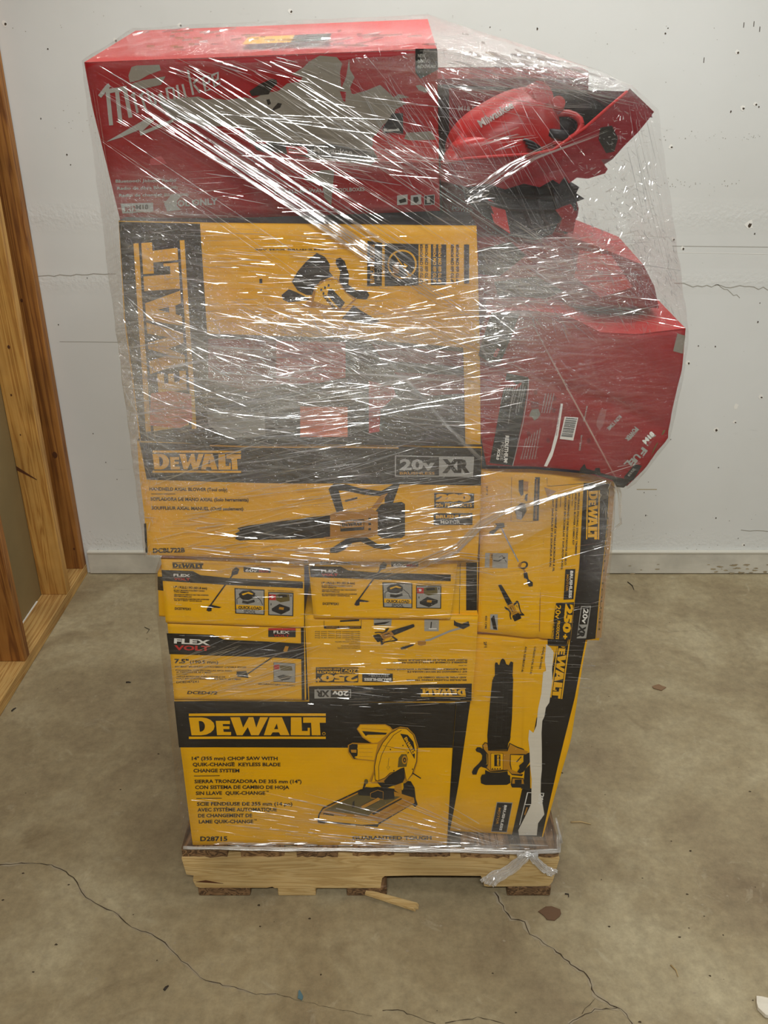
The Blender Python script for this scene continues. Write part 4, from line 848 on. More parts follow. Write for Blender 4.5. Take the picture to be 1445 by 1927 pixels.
for s_, x, y0, x1, y1 in (('BRUSHLESS FOLDING STRING TRIMMER', 968, 283, 940, 785), ('AND AXIAL BLOWER COMBO KIT', 943, 285, 920, 700), ('KIT COMBINADO DE RECORTADORA DE HILO', 890, 290, 858, 860), ('PLEGABLE SIN ESCOBILLAS Y SOPLADOR AXIAL', 862, 296, 830, 900), ('ENSEMBLE COMBINÉ DE TAILLE-BORDURE À FIL', 790, 300, 762, 915), ('PLIANT SANS BALAI ET DE SOUFFLEUR AXIAL', 762, 305, 738, 880)):
    f.text(s_, (x, y0), (x1, y1), 15, M_BRK, 1, C=C, bold=.03)
f.line([(925, 285), (918, 390)], 4, M_BRK, 1, C=C); f.line([(830, 300), (824, 398)], 4, M_BRK, 1, C=C)
f.poly([(622, 160), (662, 160), (652, 508), (606, 508)], M_BRK, 1, C=C); f.text('INCLUDED - INCLUYE - COMPREND', (632, 175), (622, 495), 14, M_YD, 2, C=C)
f.line([(436, 160), (430, 512), (606, 512)], 2.5, M_BRK, 1, C=C)
f.poly([(492, 185), (530, 180), (530, 300), (510, 310), (492, 270)], M_BRK, 1, C=C); f.poly([(532, 190), (570, 195), (565, 275), (532, 270)], M_BROWN, 1, C=C); f.poly([(545, 300), (565, 290), (560, 355), (538, 340)], M_K, 1, C=C)
f.poly([(475, 395), (510, 365), (545, 370), (555, 430), (520, 490), (480, 480), (462, 440)], M_BRK, 1, C=C); f.poly([(470, 420), (520, 440), (515, 500), (475, 490)], M_GR, 2, C=C)
f.line([(345, 545), (400, 660), (490, 835)], 11, M_GR, 2, C=C); f.poly([(300, 530), (375, 525), (380, 560), (335, 570), (305, 600), (290, 615), (255, 608), (262, 592), (300, 575), (318, 545)], M_BRK, 2, C=C)
f.disc(532, 862, 36, 30, M_BRK, 2, C=C, rot=-30); f.disc(528, 862, 24, 18, M_Y, 3, C=C, rot=-30); f.poly([(485, 865), (500, 840), (520, 845), (500, 890)], M_BROWN, 4, C=C)
f.line([(530, 895), (550, 930)], 14, M_BROWN, 2, C=C); f.poly([(530, 925), (560, 920), (572, 975), (605, 1000), (605, 1030), (575, 1035), (560, 1010), (560, 975), (535, 965)], M_BRK, 3, C=C)
blower(f, lambda x, y: (338 + 150 * x + y * 62, 1015 + 285 * x - y * 30), M_YD, C=C, L=1, logo=False)
f.poly([(225, 765), (407, 768), (403, 887), (220, 880)], M_GR, 1, C=C); f.poly([(262, 768), (285, 768), (280, 882), (258, 880)], M_YD, 2, C=C); f.text('40"', (272, 772), (270, 815), 14, M_BRK, 3, C=C); f.line([(290, 825), (330, 830), (385, 800)], 7, M_BRK, 2, C=C); f.line([(335, 800), (360, 785), (395, 840)], 4, M_BRK, 2, C=C)
f.poly([(265, 1255), (325, 1255), (325, 1385), (265, 1380)], M_GR, 1, C=C); f.poly([(270, 1290), (295, 1260), (320, 1380), (290, 1375)], M_K, 2, C=C); f.text('450 CFM', (225, 1265), (222, 1370), 16, M_BRK, 1, C=C)
f.text('2F1', (232, 225), (232, 300), 14, M_OLV, 1, C=C)
f.poly([(698, 245), (795, 272), (725, 325), (715, 300)], M_KR, 3, C=C)
f.line([(720, 170), (722, 235), (1010, 210)], 4, M_OLV, 1, C=C); f.line([(705, 330), (690, 700), (668, 1000), (660, 1400)], 6, M_BROWN, 1, C=C)  # ochre stroke down the crease paints in its dark shading
f.done('combo_kit_carton', label='scuffed yellow carton turned on its side, right of the wide blower carton', cat='box')

# --- crushed red carton ---------------------------------------------------------
f = Face((1000, 880), 1.365, yaw=-4, amp=.005, freq=5, seed=15, creases=[((925, 700), (1070, 738), -.006, .009), ((1070, 738), (1165, 765), -.006, .009), ((1165, 765), (1256, 812), -.006, .009), ((940, 640), (1040, 625), .004, .02), ((1110, 600), (1290, 690), .003, .02)])
f.carton(([(918, 590), (980, 584), (1060, 590), (1130, 626), (1200, 630), (1292, 620)], [(1292, 620), (1283, 700), (1265, 780), (1258, 828), (1238, 850), (1216, 882), (1180, 917)], [(915, 877), (1000, 880), (1090, 888), (1180, 917)], [(918, 590), (892, 660), (895, 770), (915, 877)]), .34, M_R, (M_R, M_R2), top=M_RL, nu=40, nv=30)
C = (900, 680, 3.8026)
f.poly([(205, 90), (360, 120), (355, 180), (320, 400), (245, 745), (80, 725), (120, 520), (170, 250)], M_BRK, 1, C=C); f.line([(362, 130), (355, 230), (320, 440), (245, 745)], 5, M_GR, 2, C=C)
f.text('REDLITHIUM', (195, 530), (182, 720), 26, M_WT, 2, C=C, bold=.04); f.text('FORGE', (165, 575), (155, 705), 22, M_GR, 2, C=C); f.text('XC8.0', (140, 620), (128, 700), 20, M_WT, 2, C=C, bold=.04)
random.seed(8)
for i in range(9): f.text('includes battery and charger text', (335 - i * 17, 170), (335 - i * 18 - 34, 250 + random.randint(20, 200)), 9, M_GR, 2, C=C)
for i in range(6): f.text('PARA USAR SOLO CON BATERIA', (440 - i * 20, 480 + 14 * i), (400 - i * 20, 700), 8, M_GR, 1, C=C)
for i in range(4): f.text('compatible system batteries', (540 - i * 20, 230), (505 - i * 18, 370), 8, M_GR, 1, C=C)
f.poly([(370, 370), (385, 345), (430, 340), (445, 380), (425, 410), (400, 425), (385, 400), (365, 395)], M_TORN, 1, C=C); f.poly([(375, 290), (430, 290), (435, 330), (380, 335)], M_R2, 1, C=C)
f.poly([(598, 235), (615, 240), (570, 540), (530, 680), (492, 755), (470, 752), (520, 640), (555, 500)], M_WT, 1, C=C); f.text('www tool com  made for service', (585, 300), (555, 530), 8, M_R2, 2, C=C)
f.poly([(618, 395), (715, 402), (680, 568), (582, 555)], M_WT, 1, C=C)
random.seed(2)
y = 0
while y < .92:
    h_ = random.uniform(.012, .05)
    p = lambda u, v: (618 + 80 * u + v * -36 + 8, 402 + v * 145 + u * 8)
    f.poly([p(0, y), p(1, y), p(1, y + h_), p(0, y + h_)], M_BRK, 2, C=C); y += h_ + random.uniform(.012, .04)
f.text('BATTERIES', (735, 530), (720, 640), 11, M_GR, 1, C=C); f.text('M18 BATTERIES', (775, 320), (750, 430), 9, M_GR, 1, C=C)
f.text('M18', (1195, 590), (1262, 520), 34, M_WT, 2, C=C, bold=.05); f.frame([(1178, 578), (1240, 508), (1272, 530), (1212, 606)], 4, M_GR, 1, C=C)
for s_, a, b in (('F', (1145, 650), (1175, 610)), ('U', (1100, 690), (1130, 655)), ('E', (1075, 720), (1100, 690)), ('L', (1040, 735), (1070, 705))): f.text(s_, b, a, 46, M_GR, 2, C=C, bold=.04)
f.text('POWER', (1120, 465), (1050, 555), 30, M_GR, 1, C=C, bold=.04); f.text('MORE', (1140, 480), (1080, 550), 14, M_GR, 1, C=C); f.text('RUN TIME', (1010, 385), (920, 480), 26, M_GR, 1, C=C)
f.poly([(850, 420), (880, 340), (920, 350), (900, 440), (870, 500), (845, 460)], mat('faded_red', (146, 70, 66), .8), 1, C=C)
f.poly([(1040, 830), (1120, 735), (1170, 745), (1110, 850), (1070, 860)], M_BRK, 1, C=C); f.text('M18 FUEL', (1080, 825), (1125, 770), 18, M_GR, 2, C=C)
f.poly([(730, 770), (760, 735), (775, 770), (830, 785), (840, 765), (870, 765), (875, 800), (990, 830), (1100, 850), (1040, 905), (990, 900), (960, 850), (830, 810), (720, 800)], M_K, 1, C=C)
f.poly([(1330, 500), (1345, 500), (1270, 610), (1235, 680), (1255, 620)], M_OLV, 1, C=C)
for a in ((410, 222), (545, 265), (540, 350), (360, 520), (500, 565), (790, 570)): f.disc(a[0], a[1], 14, 18, M_R2, 1, C=C, n=8)
f.poly([(1275, 628), (1290, 632), (1284, 665), (1266, 660)], M_TORN, 1)
f.done('crushed_carton', label='big crushed bright red carton with barcode and bulging face, overhanging the right side', cat='box')
# black flap sticking out at its upper left corner
fp = Face((930, 640), 1.352, yaw=-4, amp=.003, seed=16)
fp.carton(([(925, 590), (977, 592)], [(977, 592), (960, 640), (942, 682)], [(900, 670), (920, 682), (942, 682)], [(925, 590), (900, 670)]), .006, M_K, M_K, nu=6, nv=8)
fp.text('RED', (935, 655), (928, 670), 6, M_REDK, 1)
fl_ = fp.done('corner_flap', label='black corner flap')
fl_.parent = bpy.data.objects['crushed_carton']

# --- hazy dark red carton beneath the open one -------------------------------------
f = Face((1050, 600), 1.46, yaw=-6, amp=.006, freq=6, seed=17)
f.carton(([(895, 455), (1000, 432), (1100, 455), (1212, 500)], [(1212, 500), (1232, 540), (1240, 580)], [(893, 576), (1240, 580)], [(895, 455), (893, 576)]), .3, M_R2, (M_R2, M_R), top=M_RL, nu=30)
f.poly([(900, 470), (960, 455), (990, 480), (940, 520), (900, 515)], M_K, 0); f.poly([(930, 530), (1010, 520), (1060, 548), (1000, 572), (940, 570)], M_K2, 0); 
f.poly([(1090, 470), (1150, 480), (1190, 540), (1130, 560), (1080, 520)], M_RL, 0)
f.done('hazy_carton', label='dark red dented carton behind cloudy film, between the open carton and the crushed carton', cat='box')
# ------------------------------------------------------------------ torn open carton with the red tool in it
oc = empty('open_carton', (0.28, 1.5, 1.39), 'torn open red carton with jagged edges at the upper right, holding a red tool', 'box')
parts = []
f = Face((1000, 300), 1.66, amp=.002, seed=20)
f.carton(E((790, 158), (1178, 172), (1110, 300), (800, 420)), .006, M_K, M_R2, nu=10, nv=8)
f.poly([(845, 165), (960, 172), (930, 230), (880, 260), (845, 250)], M_R2, 0); f.text('M18 FUEL', (862, 208), (915, 210), 9, M_GR, 1)
parts.append(f.done('back_panel'))
# right side panel, running back from the torn front edge
d = MB()
a, b, c, e = atY(1180, 172, 1.46), atY(1226, 216, 1.50), atY(1152, 300, 1.50), atY(1105, 330, 1.42)
d.prism([a, b, c, e, atY(1120, 245, 1.40)], Vector((.004, .002, .004)), M_R2)
p1, p2 = atY(1180, 172, 1.46), atY(1226, 216, 1.50)
d.prism([p1, p2, p2 + Vector((-.02, .2, 0)), p1 + Vector((-.02, .2, .0))], Vector((.002, 0, -.004)), M_R2)
d.prism([p2, c, c + Vector((-.02, .18, 0)), p2 + Vector((-.02, .2, 0))], Vector((-.004, 0, 0)), M_R2)
parts.append(d.build('side_panel'))
# torn front panel
f = Face((1000, 320), 1.405, yaw=-3, amp=.006, freq=9, seed=21)
rim = [(829, 306), (880, 298), (935, 294), (1000, 290), (1040, 282), (1068, 262), (1100, 240), (1140, 205), (1180, 172)]
low = [(1226, 216), (1200, 248), (1150, 298), (1130, 300), (1143, 318), (1138, 326), (1105, 336), (1085, 334), (1070, 345), (1062, 332), (1052, 346), (1040, 338), (1015, 352), (985, 345), (950, 356), (915, 345), (880, 352), (829, 340)]
t0 = f.poly(rim + low, M_R2, 0)
f.poly([(1128, 240), (1150, 236), (1162, 260), (1155, 285), (1140, 288), (1125, 262)], M_K, 2)
n0 = len(f.mb.bm.faces)
ex = bmesh.ops.extrude_face_region(f.mb.bm, geom=f.mb.bm.faces[:])
for v in [g for g in ex['geom'] if isinstance(g, bmesh.types.BMVert)]: v.co += f.n * -.004
f.mb.tube([f.W(x, y, .001) for x, y in rim], .0024, M_RL, 6)
parts.append(f.mb.build('front_panel', label='torn front panel'))
# lower inner panel
f = Face((950, 400), 1.50, amp=.003, seed=22)
f.carton(([(829, 330), (930, 350), (1080, 360)], [(1080, 360), (1092, 400), (1062, 452)], [(835, 428), (930, 450), (1062, 470)], [(829, 330), (835, 428)]), .006, M_R2, M_R2, nu=8, nv=6)
f.text('POWER', (850, 395), (890, 400), 8, M_GR, 1)
parts.append(f.done('bottom_panel'))
adopt(oc, *parts)

M_TR = mat('red_tool_plastic', (176, 32, 30), .38, .5); M_TRD = mat('deep_red_plastic', (176, 26, 30), .4); M_TK = mat('black_rubber', (34, 34, 36), .5, bump=.2, bscale=(80, 80, 80))
tl = empty('power_tool', (0.2, 1.48, 1.40), 'rounded red power tool with black base sitting in the torn open carton', 'tool')
parts = []
def blob(mb, c, r, m, rot=(0, 0, 0), seg=28, flat=None, pw=2.0):
    t = bmesh.new(); bmesh.ops.create_uvsphere(t, u_segments=seg, v_segments=seg // 2, radius=1)
    R = Matrix.Rotation(rot[1], 3, 'Y') @ Matrix.Rotation(rot[0], 3, 'X') @ Matrix.Rotation(rot[2], 3, 'Z')
    for v in t.verts:
        p = v.co.copy()
        q = Vector([math.copysign(abs(x) ** (2 / pw), x) for x in p])
        if flat is not None: q.z = max(q.z, flat)
        v.co = R @ Vector((q.x * r[0], q.y * r[1], q.z * r[2])) + Vector(c)
    for fc in t.faces: fc.smooth = True
    mb.merge(t, m)
d = MB()
c0 = atY(945, 262, 1.53)
blob(d, c0, (.092, .09, .062), M_TR, (0, math.radians(-28), 0), 40, pw=2.6)
blob(d, atY(985, 228, 1.55), (.052, .07, .042), M_TR, (0, math.radians(-10), 0), 30, pw=2.4)
blob(d, atY(925, 275, 1.47), (.066, .03, .020), M_TR, (0, math.radians(-8), 0), 30, pw=3)
d.tube([atY(840, 340, 1.46), atY(852, 300, 1.46), atY(885, 250, 1.48), atY(930, 208, 1.50), atY(985, 186, 1.52)], [.018, .016, .012, .009, .006], M_TR, 12)
parts.append(d.build('housing'))
d = MB()
for i in range(3):
    d.tube([atY(985 + i * 4, 262 + i * 7, 1.434), atY(1002 + i * 4, 268 + i * 7, 1.436), atY(1016 + i * 3, 278 + i * 6, 1.44)], .0022, M_TK, 6)
parts.append(d.build('air_vent'))
d = MB()
d.tube([atY(1000, 195, 1.50), atY(1020, 178, 1.48)], [.026, .022], M_TR, 18); d.tube([atY(1016, 182, 1.478), atY(1021, 177, 1.47)], [.015, .015], M_TRD, 16)
d.tube([atY(1042, 205, 1.5), atY(1052, 192, 1.48)], [.016, .010], M_TR, 12)
parts.append(d.build('nozzle'))
d = MB()
cc = atY(1052, 240, 1.49)
ring = [cc + Vector((.032 * math.cos(t), .012 * math.sin(t) - .01, .020 * math.sin(t) + .004 * math.cos(t))) for t in [i * math.pi / 8 for i in range(17)]]
d.tube(ring, .0055, M_TR, 8, caps=False); blob(d, cc + Vector((0, .004, -.002)), (.028, .012, .017), M_TK, seg=20); d.tube([atY(1032, 250, 1.46), atY(1068, 255, 1.46)], .007, M_TK, 8)
parts.append(d.build('battery_port'))
d = MB()
out = [(862, 318), (900, 300), (960, 318), (1020, 330), (1050, 322), (1062, 338), (1072, 336), (1074, 350), (1090, 352), (1084, 364), (1100, 374), (1084, 380), (1086, 396), (1072, 398), (1070, 416), (1050, 420), (1040, 440), (1005, 452), (960, 444), (915, 410), (880, 380)]
d.prism([atY(x, y, 1.452) for x, y in out], Vector((0, .10, .002)), M_TK)
for i in range(5):
    x = 900 + i * 34
    d.tube([atY(x, 335 + i * 3, 1.449), atY(x + 14, 375 + i * 4, 1.447), atY(x + 30, 410 + i * 7, 1.449)], .004, M_TK, 6)
for i in range(3): d.tube([atY(890, 330 + i * 22, 1.446), atY(960, 345 + i * 24, 1.444), atY(1050, 350 + i * 22, 1.448)], .0035, M_TK, 6)
parts.append(d.build('ribbed_base'))
d = MB(); d.prism([atY(x, y, 1.44) for x, y in ((1045, 395), (1075, 385), (1085, 405), (1078, 440), (1050, 432), (1058, 412))], Vector((0, .01, 0)), M_R2)
parts.append(d.build('red_trim')); d = MB(); d.prism([atY(x, y, 1.445) for x, y in ((915, 372), (950, 392), (960, 440), (930, 420))], Vector((0, .008, 0)), M_TRD); parts.append(d.build('red_trim'))
adopt(tl, *parts)
# raised script on the housing, laid on the dome's own surface
hb = bpy.data.objects['housing']; dg = bpy.context.evaluated_depsgraph_get()
tree = BVHTree.FromPolygons([v.co[:] for v in hb.data.vertices], [tuple(p.vertices) for p in hb.data.polygons])
V, Fc, _ = text_mesh('Milwaukee', .03); d = MB(); vs = []
for x, y in V:
    px, py = 905 + 62 * x - 8 * y, 240 - 38 * x - 13 * y
    dr = ray(px, py).normalized(); h = tree.ray_cast(CAM, dr)
    vs.append(d.bm.verts.new((h[0] - dr * .0015) if h[0] else atY(px, py, 1.5)))
for fc in Fc: d.face([vs[i] for i in fc], M_GR)
adopt(tl, d.build('script_badge', normals=False))

# ------------------------------------------------------------------ small litter on the floor
def chunk(name, px, py, r, h, m, label, cat, seed, ax=1.0, rot=0):
    random.seed(seed); d = MB(); n = 9; pts = []
    for i in range(n):
        t = i * 2 * math.pi / n; x, y = r * ax * math.cos(t) * random.uniform(.6, 1.2), r * math.sin(t) * random.uniform(.6, 1.2)
        pts.append(Vector((x * math.cos(rot) - y * math.sin(rot), x * math.sin(rot) + y * math.cos(rot), random.uniform(0, h * .3))))
    d.prism(pts, Vector((0, 0, h)), m)
    o = d.build(name, label=label, cat=cat); o.location = atZ(px, py, .001); return o
d = MB()
a, b = atZ(688, 1681, .012), atZ(783, 1709, .004)
dv = (b - a); s_ = Vector((-dv.y, dv.x, 0)).normalized() * .010
d.prism([a - s_ * .5, a + s_ * .6, b + s_ * .95, b + s_ * .55 + dv * .04, b + s_ * .3 - dv * .03, b - s_ * .1 + dv * .05, b - s_ * .6 - dv * .04, b - s_ * .9 + dv * .01], Vector((0, 0, .006)), M_SLAT)
d.build('wood_splinter', label='long broken wood splinter lying on the concrete in front of the pallet', cat='splinter')
chunk('dry_leaf', 1038, 1720, .017, .002, mat('leaf_brown', (104, 78, 56), .8), 'crumpled brown leaf scrap on the floor right of the pallet corner', 'leaf', 3, 1.6)
chunk('paint_chip', 565, 1874, .011, .002, mat('blue_chip', (86, 118, 128), .6), 'small blue and white paint chip on the floor at the front', 'chip', 4, .5, .3)
chunk('plaster_chunk', 1437, 1897, .02, .008, M_TORNW, 'white plaster crumb on the floor at the right edge', 'crumb', 5, .8)
chunk('brown_flake', 1240, 1294, .014, .002, mat('flake_brown', (132, 104, 76), .8), 'brown flake on the floor right of the stack', 'flake', 6, 1.4)
def twig(px0, py0, px1, py1, r, m, label, kink=0):
    d = MB(); a, b = atZ(px0, py0, .002), atZ(px1, py1, .002); o = (a + b) / 2
    n = Vector((-(b - a).y, (b - a).x, 0)) * kink
    d.tube([a - o, n * 1.0, b - o], [r, r, r * .5], m, 6)
    ob = d.build('twig', label=label, cat='twig'); ob.location = o
M_TW = mat('straw', (176, 152, 108), .8); M_TWD = mat('dark_straw', (52, 44, 36), .8)
twig(1074, 1547, 1112, 1551, .0022, M_TW, 'straw coloured sliver on the floor right of the pallet', .1)
twig(1181, 1095, 1193, 1110, .0018, M_TWD, 'dark sliver on the floor near the baseboard right of the stack', .1)
twig(1262, 1816, 1276, 1838, .0016, M_TW, 'pale sliver on the floor at lower right', .15)
twig(309, 1863, 317, 1855, .0028, M_TWD, 'short black crumb on the floor at lower left', .1)
twig(237, 1284, 246, 1284, .0024, M_TWD, 'short black crumb on the floor left of the stack', .1)
twig(22, 1338, 30, 1332, .0024, M_TWD, 'black crumb on the floor beside the bottom plate', .1)
twig(272, 1180, 276, 1192, .001, M_TWD, 'curled dark thread on the floor left of the stack', .3)
twig(1063, 1682, 1070, 1688, .0016, M_TWD, 'tiny dark curl on the floor beside the pallet corner', .5)
# ------------------------------------------------------------------ stretch film
def film_mat(name, base_haze, gloss_k):
    m = bpy.data.materials.new(name); m.use_nodes = True; N = m.node_tree.nodes; L = m.node_tree.links; N.clear()
    out = N.new('ShaderNodeOutputMaterial')
    tr = N.new('ShaderNodeBsdfTransparent'); tr.inputs[0].default_value = (.985, .985, .985, 1)
    gl = N.new('ShaderNodeBsdfGlossy'); gl.inputs['Roughness'].default_value = .085; gl.inputs[0].default_value = (1, 1, 1, 1)
    df = N.new('ShaderNodeBsdfDiffuse'); df.inputs[0].default_value = (.80, .80, .78, 1)
    tc = N.new('ShaderNodeTexCoord'); at = N.new('ShaderNodeAttribute'); at.attribute_name = 'layers'
    def streak(ang, sx, sz, det=4, dist=.3):
        r = N.new('ShaderNodeMapping'); r.vector_type = 'TEXTURE'; r.inputs['Rotation'].default_value = (0, math.radians(ang), 0)
        L.new(tc.outputs['Object'], r.inputs[0])
        s_ = N.new('ShaderNodeMapping'); s_.inputs['Scale'].default_value = (sx, 3, sz); L.new(r.outputs[0], s_.inputs[0])
        n = N.new('ShaderNodeTexNoise'); n.inputs['Scale'].default_value = 1; n.inputs['Detail'].default_value = det; n.inputs['Distortion'].default_value = dist
        L.new(s_.outputs[0], n.inputs[0]); return n.outputs['Fac']
    def math_(op, a, b=None, c=None):
        n = N.new('ShaderNodeMath'); n.operation = op
        for i, v in enumerate((a, b, c)):
            if v is None: continue
            if isinstance(v, (int, float)): n.inputs[i].default_value = v
            else: L.new(v, n.inputs[i])
        return n.outputs[0]
    def rng(a, lo, hi, o0=0, o1=1):
        n = N.new('ShaderNodeMapRange'); n.inputs[1].default_value = lo; n.inputs[2].default_value = hi; n.inputs[3].default_value = o0; n.inputs[4].default_value = o1; L.new(a, n.inputs[0]); return n.outputs[0]
    s1 = streak(4, 5, 150); s2 = streak(31, 3.5, 130); s3 = streak(-12, 6, 170); s4 = streak(64, 7, 120)
    fine = N.new('ShaderNodeTexNoise'); fine.inputs['Scale'].default_value = 95; fine.inputs['Detail'].default_value = 5; fine.inputs['Distortion'].default_value = 1.6; L.new(tc.outputs['Object'], fine.inputs[0])
    patch = N.new('ShaderNodeTexNoise'); patch.inputs['Scale'].default_value = 9; patch.inputs['Detail'].default_value = 3; L.new(tc.outputs['Object'], patch.inputs[0])
    smax = math_('MAXIMUM', math_('MAXIMUM', rng(s1, .52, .72), rng(s2, .56, .74)), math_('MAXIMUM', rng(s3, .54, .74), rng(s4, .60, .76)))
    lay = at.outputs['Fac']
    haze = math_('MULTIPLY', math_('MULTIPLY_ADD', smax, .24, math_('MULTIPLY', rng(patch.outputs['Fac'], .3, .7, .2, 1), .17)), lay)
    haze = math_('MINIMUM', math_('ADD', haze, base_haze), .85)
    h = math_('ADD', math_('ADD', s1, s2), math_('ADD', s3, math_('MULTIPLY', fine.outputs['Fac'], .9)))
    bp = N.new('ShaderNodeBump'); bp.inputs['Strength'].default_value = 1.0; bp.inputs['Distance'].default_value = .0045; L.new(h, bp.inputs['Height'])
    L.new(bp.outputs[0], gl.inputs['Normal'])
    m1 = N.new('ShaderNodeMixShader'); L.new(haze, m1.inputs[0]); L.new(tr.outputs[0], m1.inputs[1]); L.new(df.outputs[0], m1.inputs[2])
    lw = N.new('ShaderNodeFresnel'); lw.inputs['IOR'].default_value = 1.45
    gfac = math_('MINIMUM', math_('MULTIPLY_ADD', math_('MULTIPLY', lay, gloss_k), .20, math_('MINIMUM', math_('MULTIPLY', lw.outputs[0], .45), .12)), .5)
    m2 = N.new('ShaderNodeMixShader'); L.new(gfac, m2.inputs[0]); L.new(m1.outputs[0], m2.inputs[1]); L.new(gl.outputs[0], m2.inputs[2])
    L.new(m2.outputs[0], out.inputs[0]); return m
M_FILM = film_mat('stretch_film', .0, 1.0)
def clear_mat(name, alpha, rough, col=(.9, .9, .9), gl_k=.5):
    m = bpy.data.materials.new(name); m.use_nodes = True; N = m.node_tree.nodes; L = m.node_tree.links; N.clear()
    out = N.new('ShaderNodeOutputMaterial'); tr = N.new('ShaderNodeBsdfTransparent')
    gl = N.new('ShaderNodeBsdfGlossy'); gl.inputs['Roughness'].default_value = rough; gl.inputs[0].default_value = (1, 1, 1, 1)
    df = N.new('ShaderNodeBsdfDiffuse'); df.inputs[0].default_value = col + (1,)
    a = N.new('ShaderNodeMixShader'); a.inputs[0].default_value = gl_k; L.new(df.outputs[0], a.inputs[1]); L.new(gl.outputs[0], a.inputs[2])
    b = N.new('ShaderNodeMixShader'); b.inputs[0].default_value = alpha; L.new(tr.outputs[0], b.inputs[1]); L.new(a.outputs[0], b.inputs[2]); L.new(b.outputs[0], out.inputs[0])
    return m
M_FOLD = clear_mat('film_fold', .5, .13, gl_k=.9); M_FOLDS = clear_mat('film_fold_soft', .22, .25, gl_k=.7); M_TAIL = clear_mat('film_tail', .5, .2, (.86, .86, .85), gl_k=.4); M_GATHER = clear_mat('gathered_film', .33, .2, (.78, .78, .76), gl_k=.5)

def project(p):
    d = p - CAM; c, s = math.cos(PITCH), math.sin(PITCH)
    depth = d.y * c - d.z * s; up = d.y * s + d.z * c
    return CX + F_PX * d.x / depth, CY - F_PX * up / depth
# cloudiness: how many layers were wound where (x, y in the photo, radii, amount)
LAY = [(300, 640, 110, 260, .95), (560, 720, 420, 100, 1.9), (700, 620, 300, 45, .7), (600, 520, 320, 70, .28), (1060, 515, 190, 75, 1.3), (960, 560, 90, 90, .8), (1000, 130, 230, 50, 1.5), (880, 360, 60, 60, .55), (1130, 400, 90, 140, .15),
       (560, 880, 360, 60, .45), (500, 980, 300, 80, .30), (820, 1000, 160, 80, .30), (600, 1075, 330, 35, .60), (960, 960, 120, 60, .35), (720, 1240, 320, 90, .18), (450, 1280, 150, 45, .35), (650, 1550, 350, 40, .35), (900, 1590, 200, 20, .8),
       (1190, 780, 90, 130, .15), (1100, 680, 160, 90, .08), (280, 200, 120, 90, .08), (500, 80, 330, 35, .7), (700, 250, 220, 60, .12), (650, 300, 200, 25, .5), (560, 400, 320, 50, .2), (300, 380, 80, 40, .6), (1150, 1000, 40, 120, .6)]
def layers(px, py):
    v = .01
    for x, y, rx, ry, a in LAY:
        q = ((px - x) / rx) ** 2 + ((py - y) / ry) ** 2
        if q < 4: v += a * math.exp(-q)
    return min(v, 2.0)

def hull_points(names, zmin=-9, zmax=9):
    pts = []
    for o in bpy.data.objects:
        r = o
        while r.parent: r = r.parent
        if o.type == 'MESH' and r.name in names:
            mw = o.matrix_world
            pts += [p for p in (mw @ v.co for v in o.data.vertices) if zmin < p.z < zmax]
    return pts
bpy.context.view_layer.update()
def film_sheet(name, pts, off, step, amp, drop=None, seed=0):
    t = bmesh.new()
    for p in pts[::1]: t.verts.new(p)
    r = bmesh.ops.convex_hull(t, input=t.verts[:])
    bmesh.ops.delete(t, geom=[v for v in t.verts if not v.link_faces], context='VERTS')
    bmesh.ops.dissolve_degenerate(t, dist=.012, edges=t.edges[:])
    bmesh.ops.triangulate(t, faces=t.faces[:])
    bmesh.ops.recalc_face_normals(t, faces=t.faces[:]); t.normal_update()
    nr = {v: v.normal.copy() for v in t.verts}
    for v in t.verts: v.co += nr[v] * off
    for _ in range(9):
        es = [e for e in t.edges if e.calc_length() > step * (1 if min(v.co.y for v in e.verts) < 1.62 else 3)]
        if not es: break
        bmesh.ops.subdivide_edges(t, edges=es, cuts=1, use_grid_fill=False)
        bmesh.ops.triangulate(t, faces=[f for f in t.faces if len(f.verts) > 3])
    t.normal_update()
    for v in t.verts:
        p = v.co; n = noise.noise(Vector((p.x * 9 + seed, p.y * 9, p.z * 26))) + .6 * noise.noise(Vector((p.x * 24 + p.z * 14, seed, p.z * 50 - p.x * 22)))
        v.co = p + v.normal * (amp * n)
    if drop is not None: bmesh.ops.delete(t, geom=[f for f in t.faces if drop(f)], context='FACES')
    for f in t.faces: f.smooth = True
    tree = BVHTree.FromBMesh(t)
    me = bpy.data.meshes.new(name)
    cl = t.verts.layers.float.new('layers')
    for v in t.verts:
        x, y = project(v.co); front = v.co.y < 1.75
        v[cl] = layers(x, y) if front else .015
    t.to_mesh(me); t.free(); me.materials.append(M_FILM)
    o = bpy.data.objects.new(name, me); COL.objects.link(o); return o, tree
UP = {'radio_carton', 'large_carton', 'wide_blower_carton', 'slim_carton', 'open_carton', 'hazy_carton', 'crushed_carton', 'rear_carton'}
LOW = {'trimmer_carton', 'trimmer_carton.001', 'edger_carton', 'combo_kit_carton', 'combo_kit_carton.001', 'chop_saw_carton', 'narrow_carton', 'side_carton', 'blower_carton'}
wrap = empty('stretch_wrap', (0, 1.7, .13), 'clear crinkled stretch film wound tightly around the whole stack of cartons', 'plastic wrap')
up_pts = hull_points(UP); lo_pts = hull_points(LOW) + [Vector((X(352), YP + .002, ZD + .001)), Vector((X(1046), YP + .002, ZD + .001)), Vector((X(352), 2.2, ZD)), Vector((X(1046), 2.2, ZD))]
sheet1, T1 = film_sheet('film_sheet', up_pts, .006, .016, .0022, lambda f: f.normal.z < -.75, 1)
sheet2, T2 = film_sheet('film_sheet', lo_pts, .004, .018, .0014, lambda f: abs(f.normal.z) > .75 or (f.normal.x > .6 and .2 < f.calc_center_median().z < .66), 5)
adopt(wrap, sheet1, sheet2)

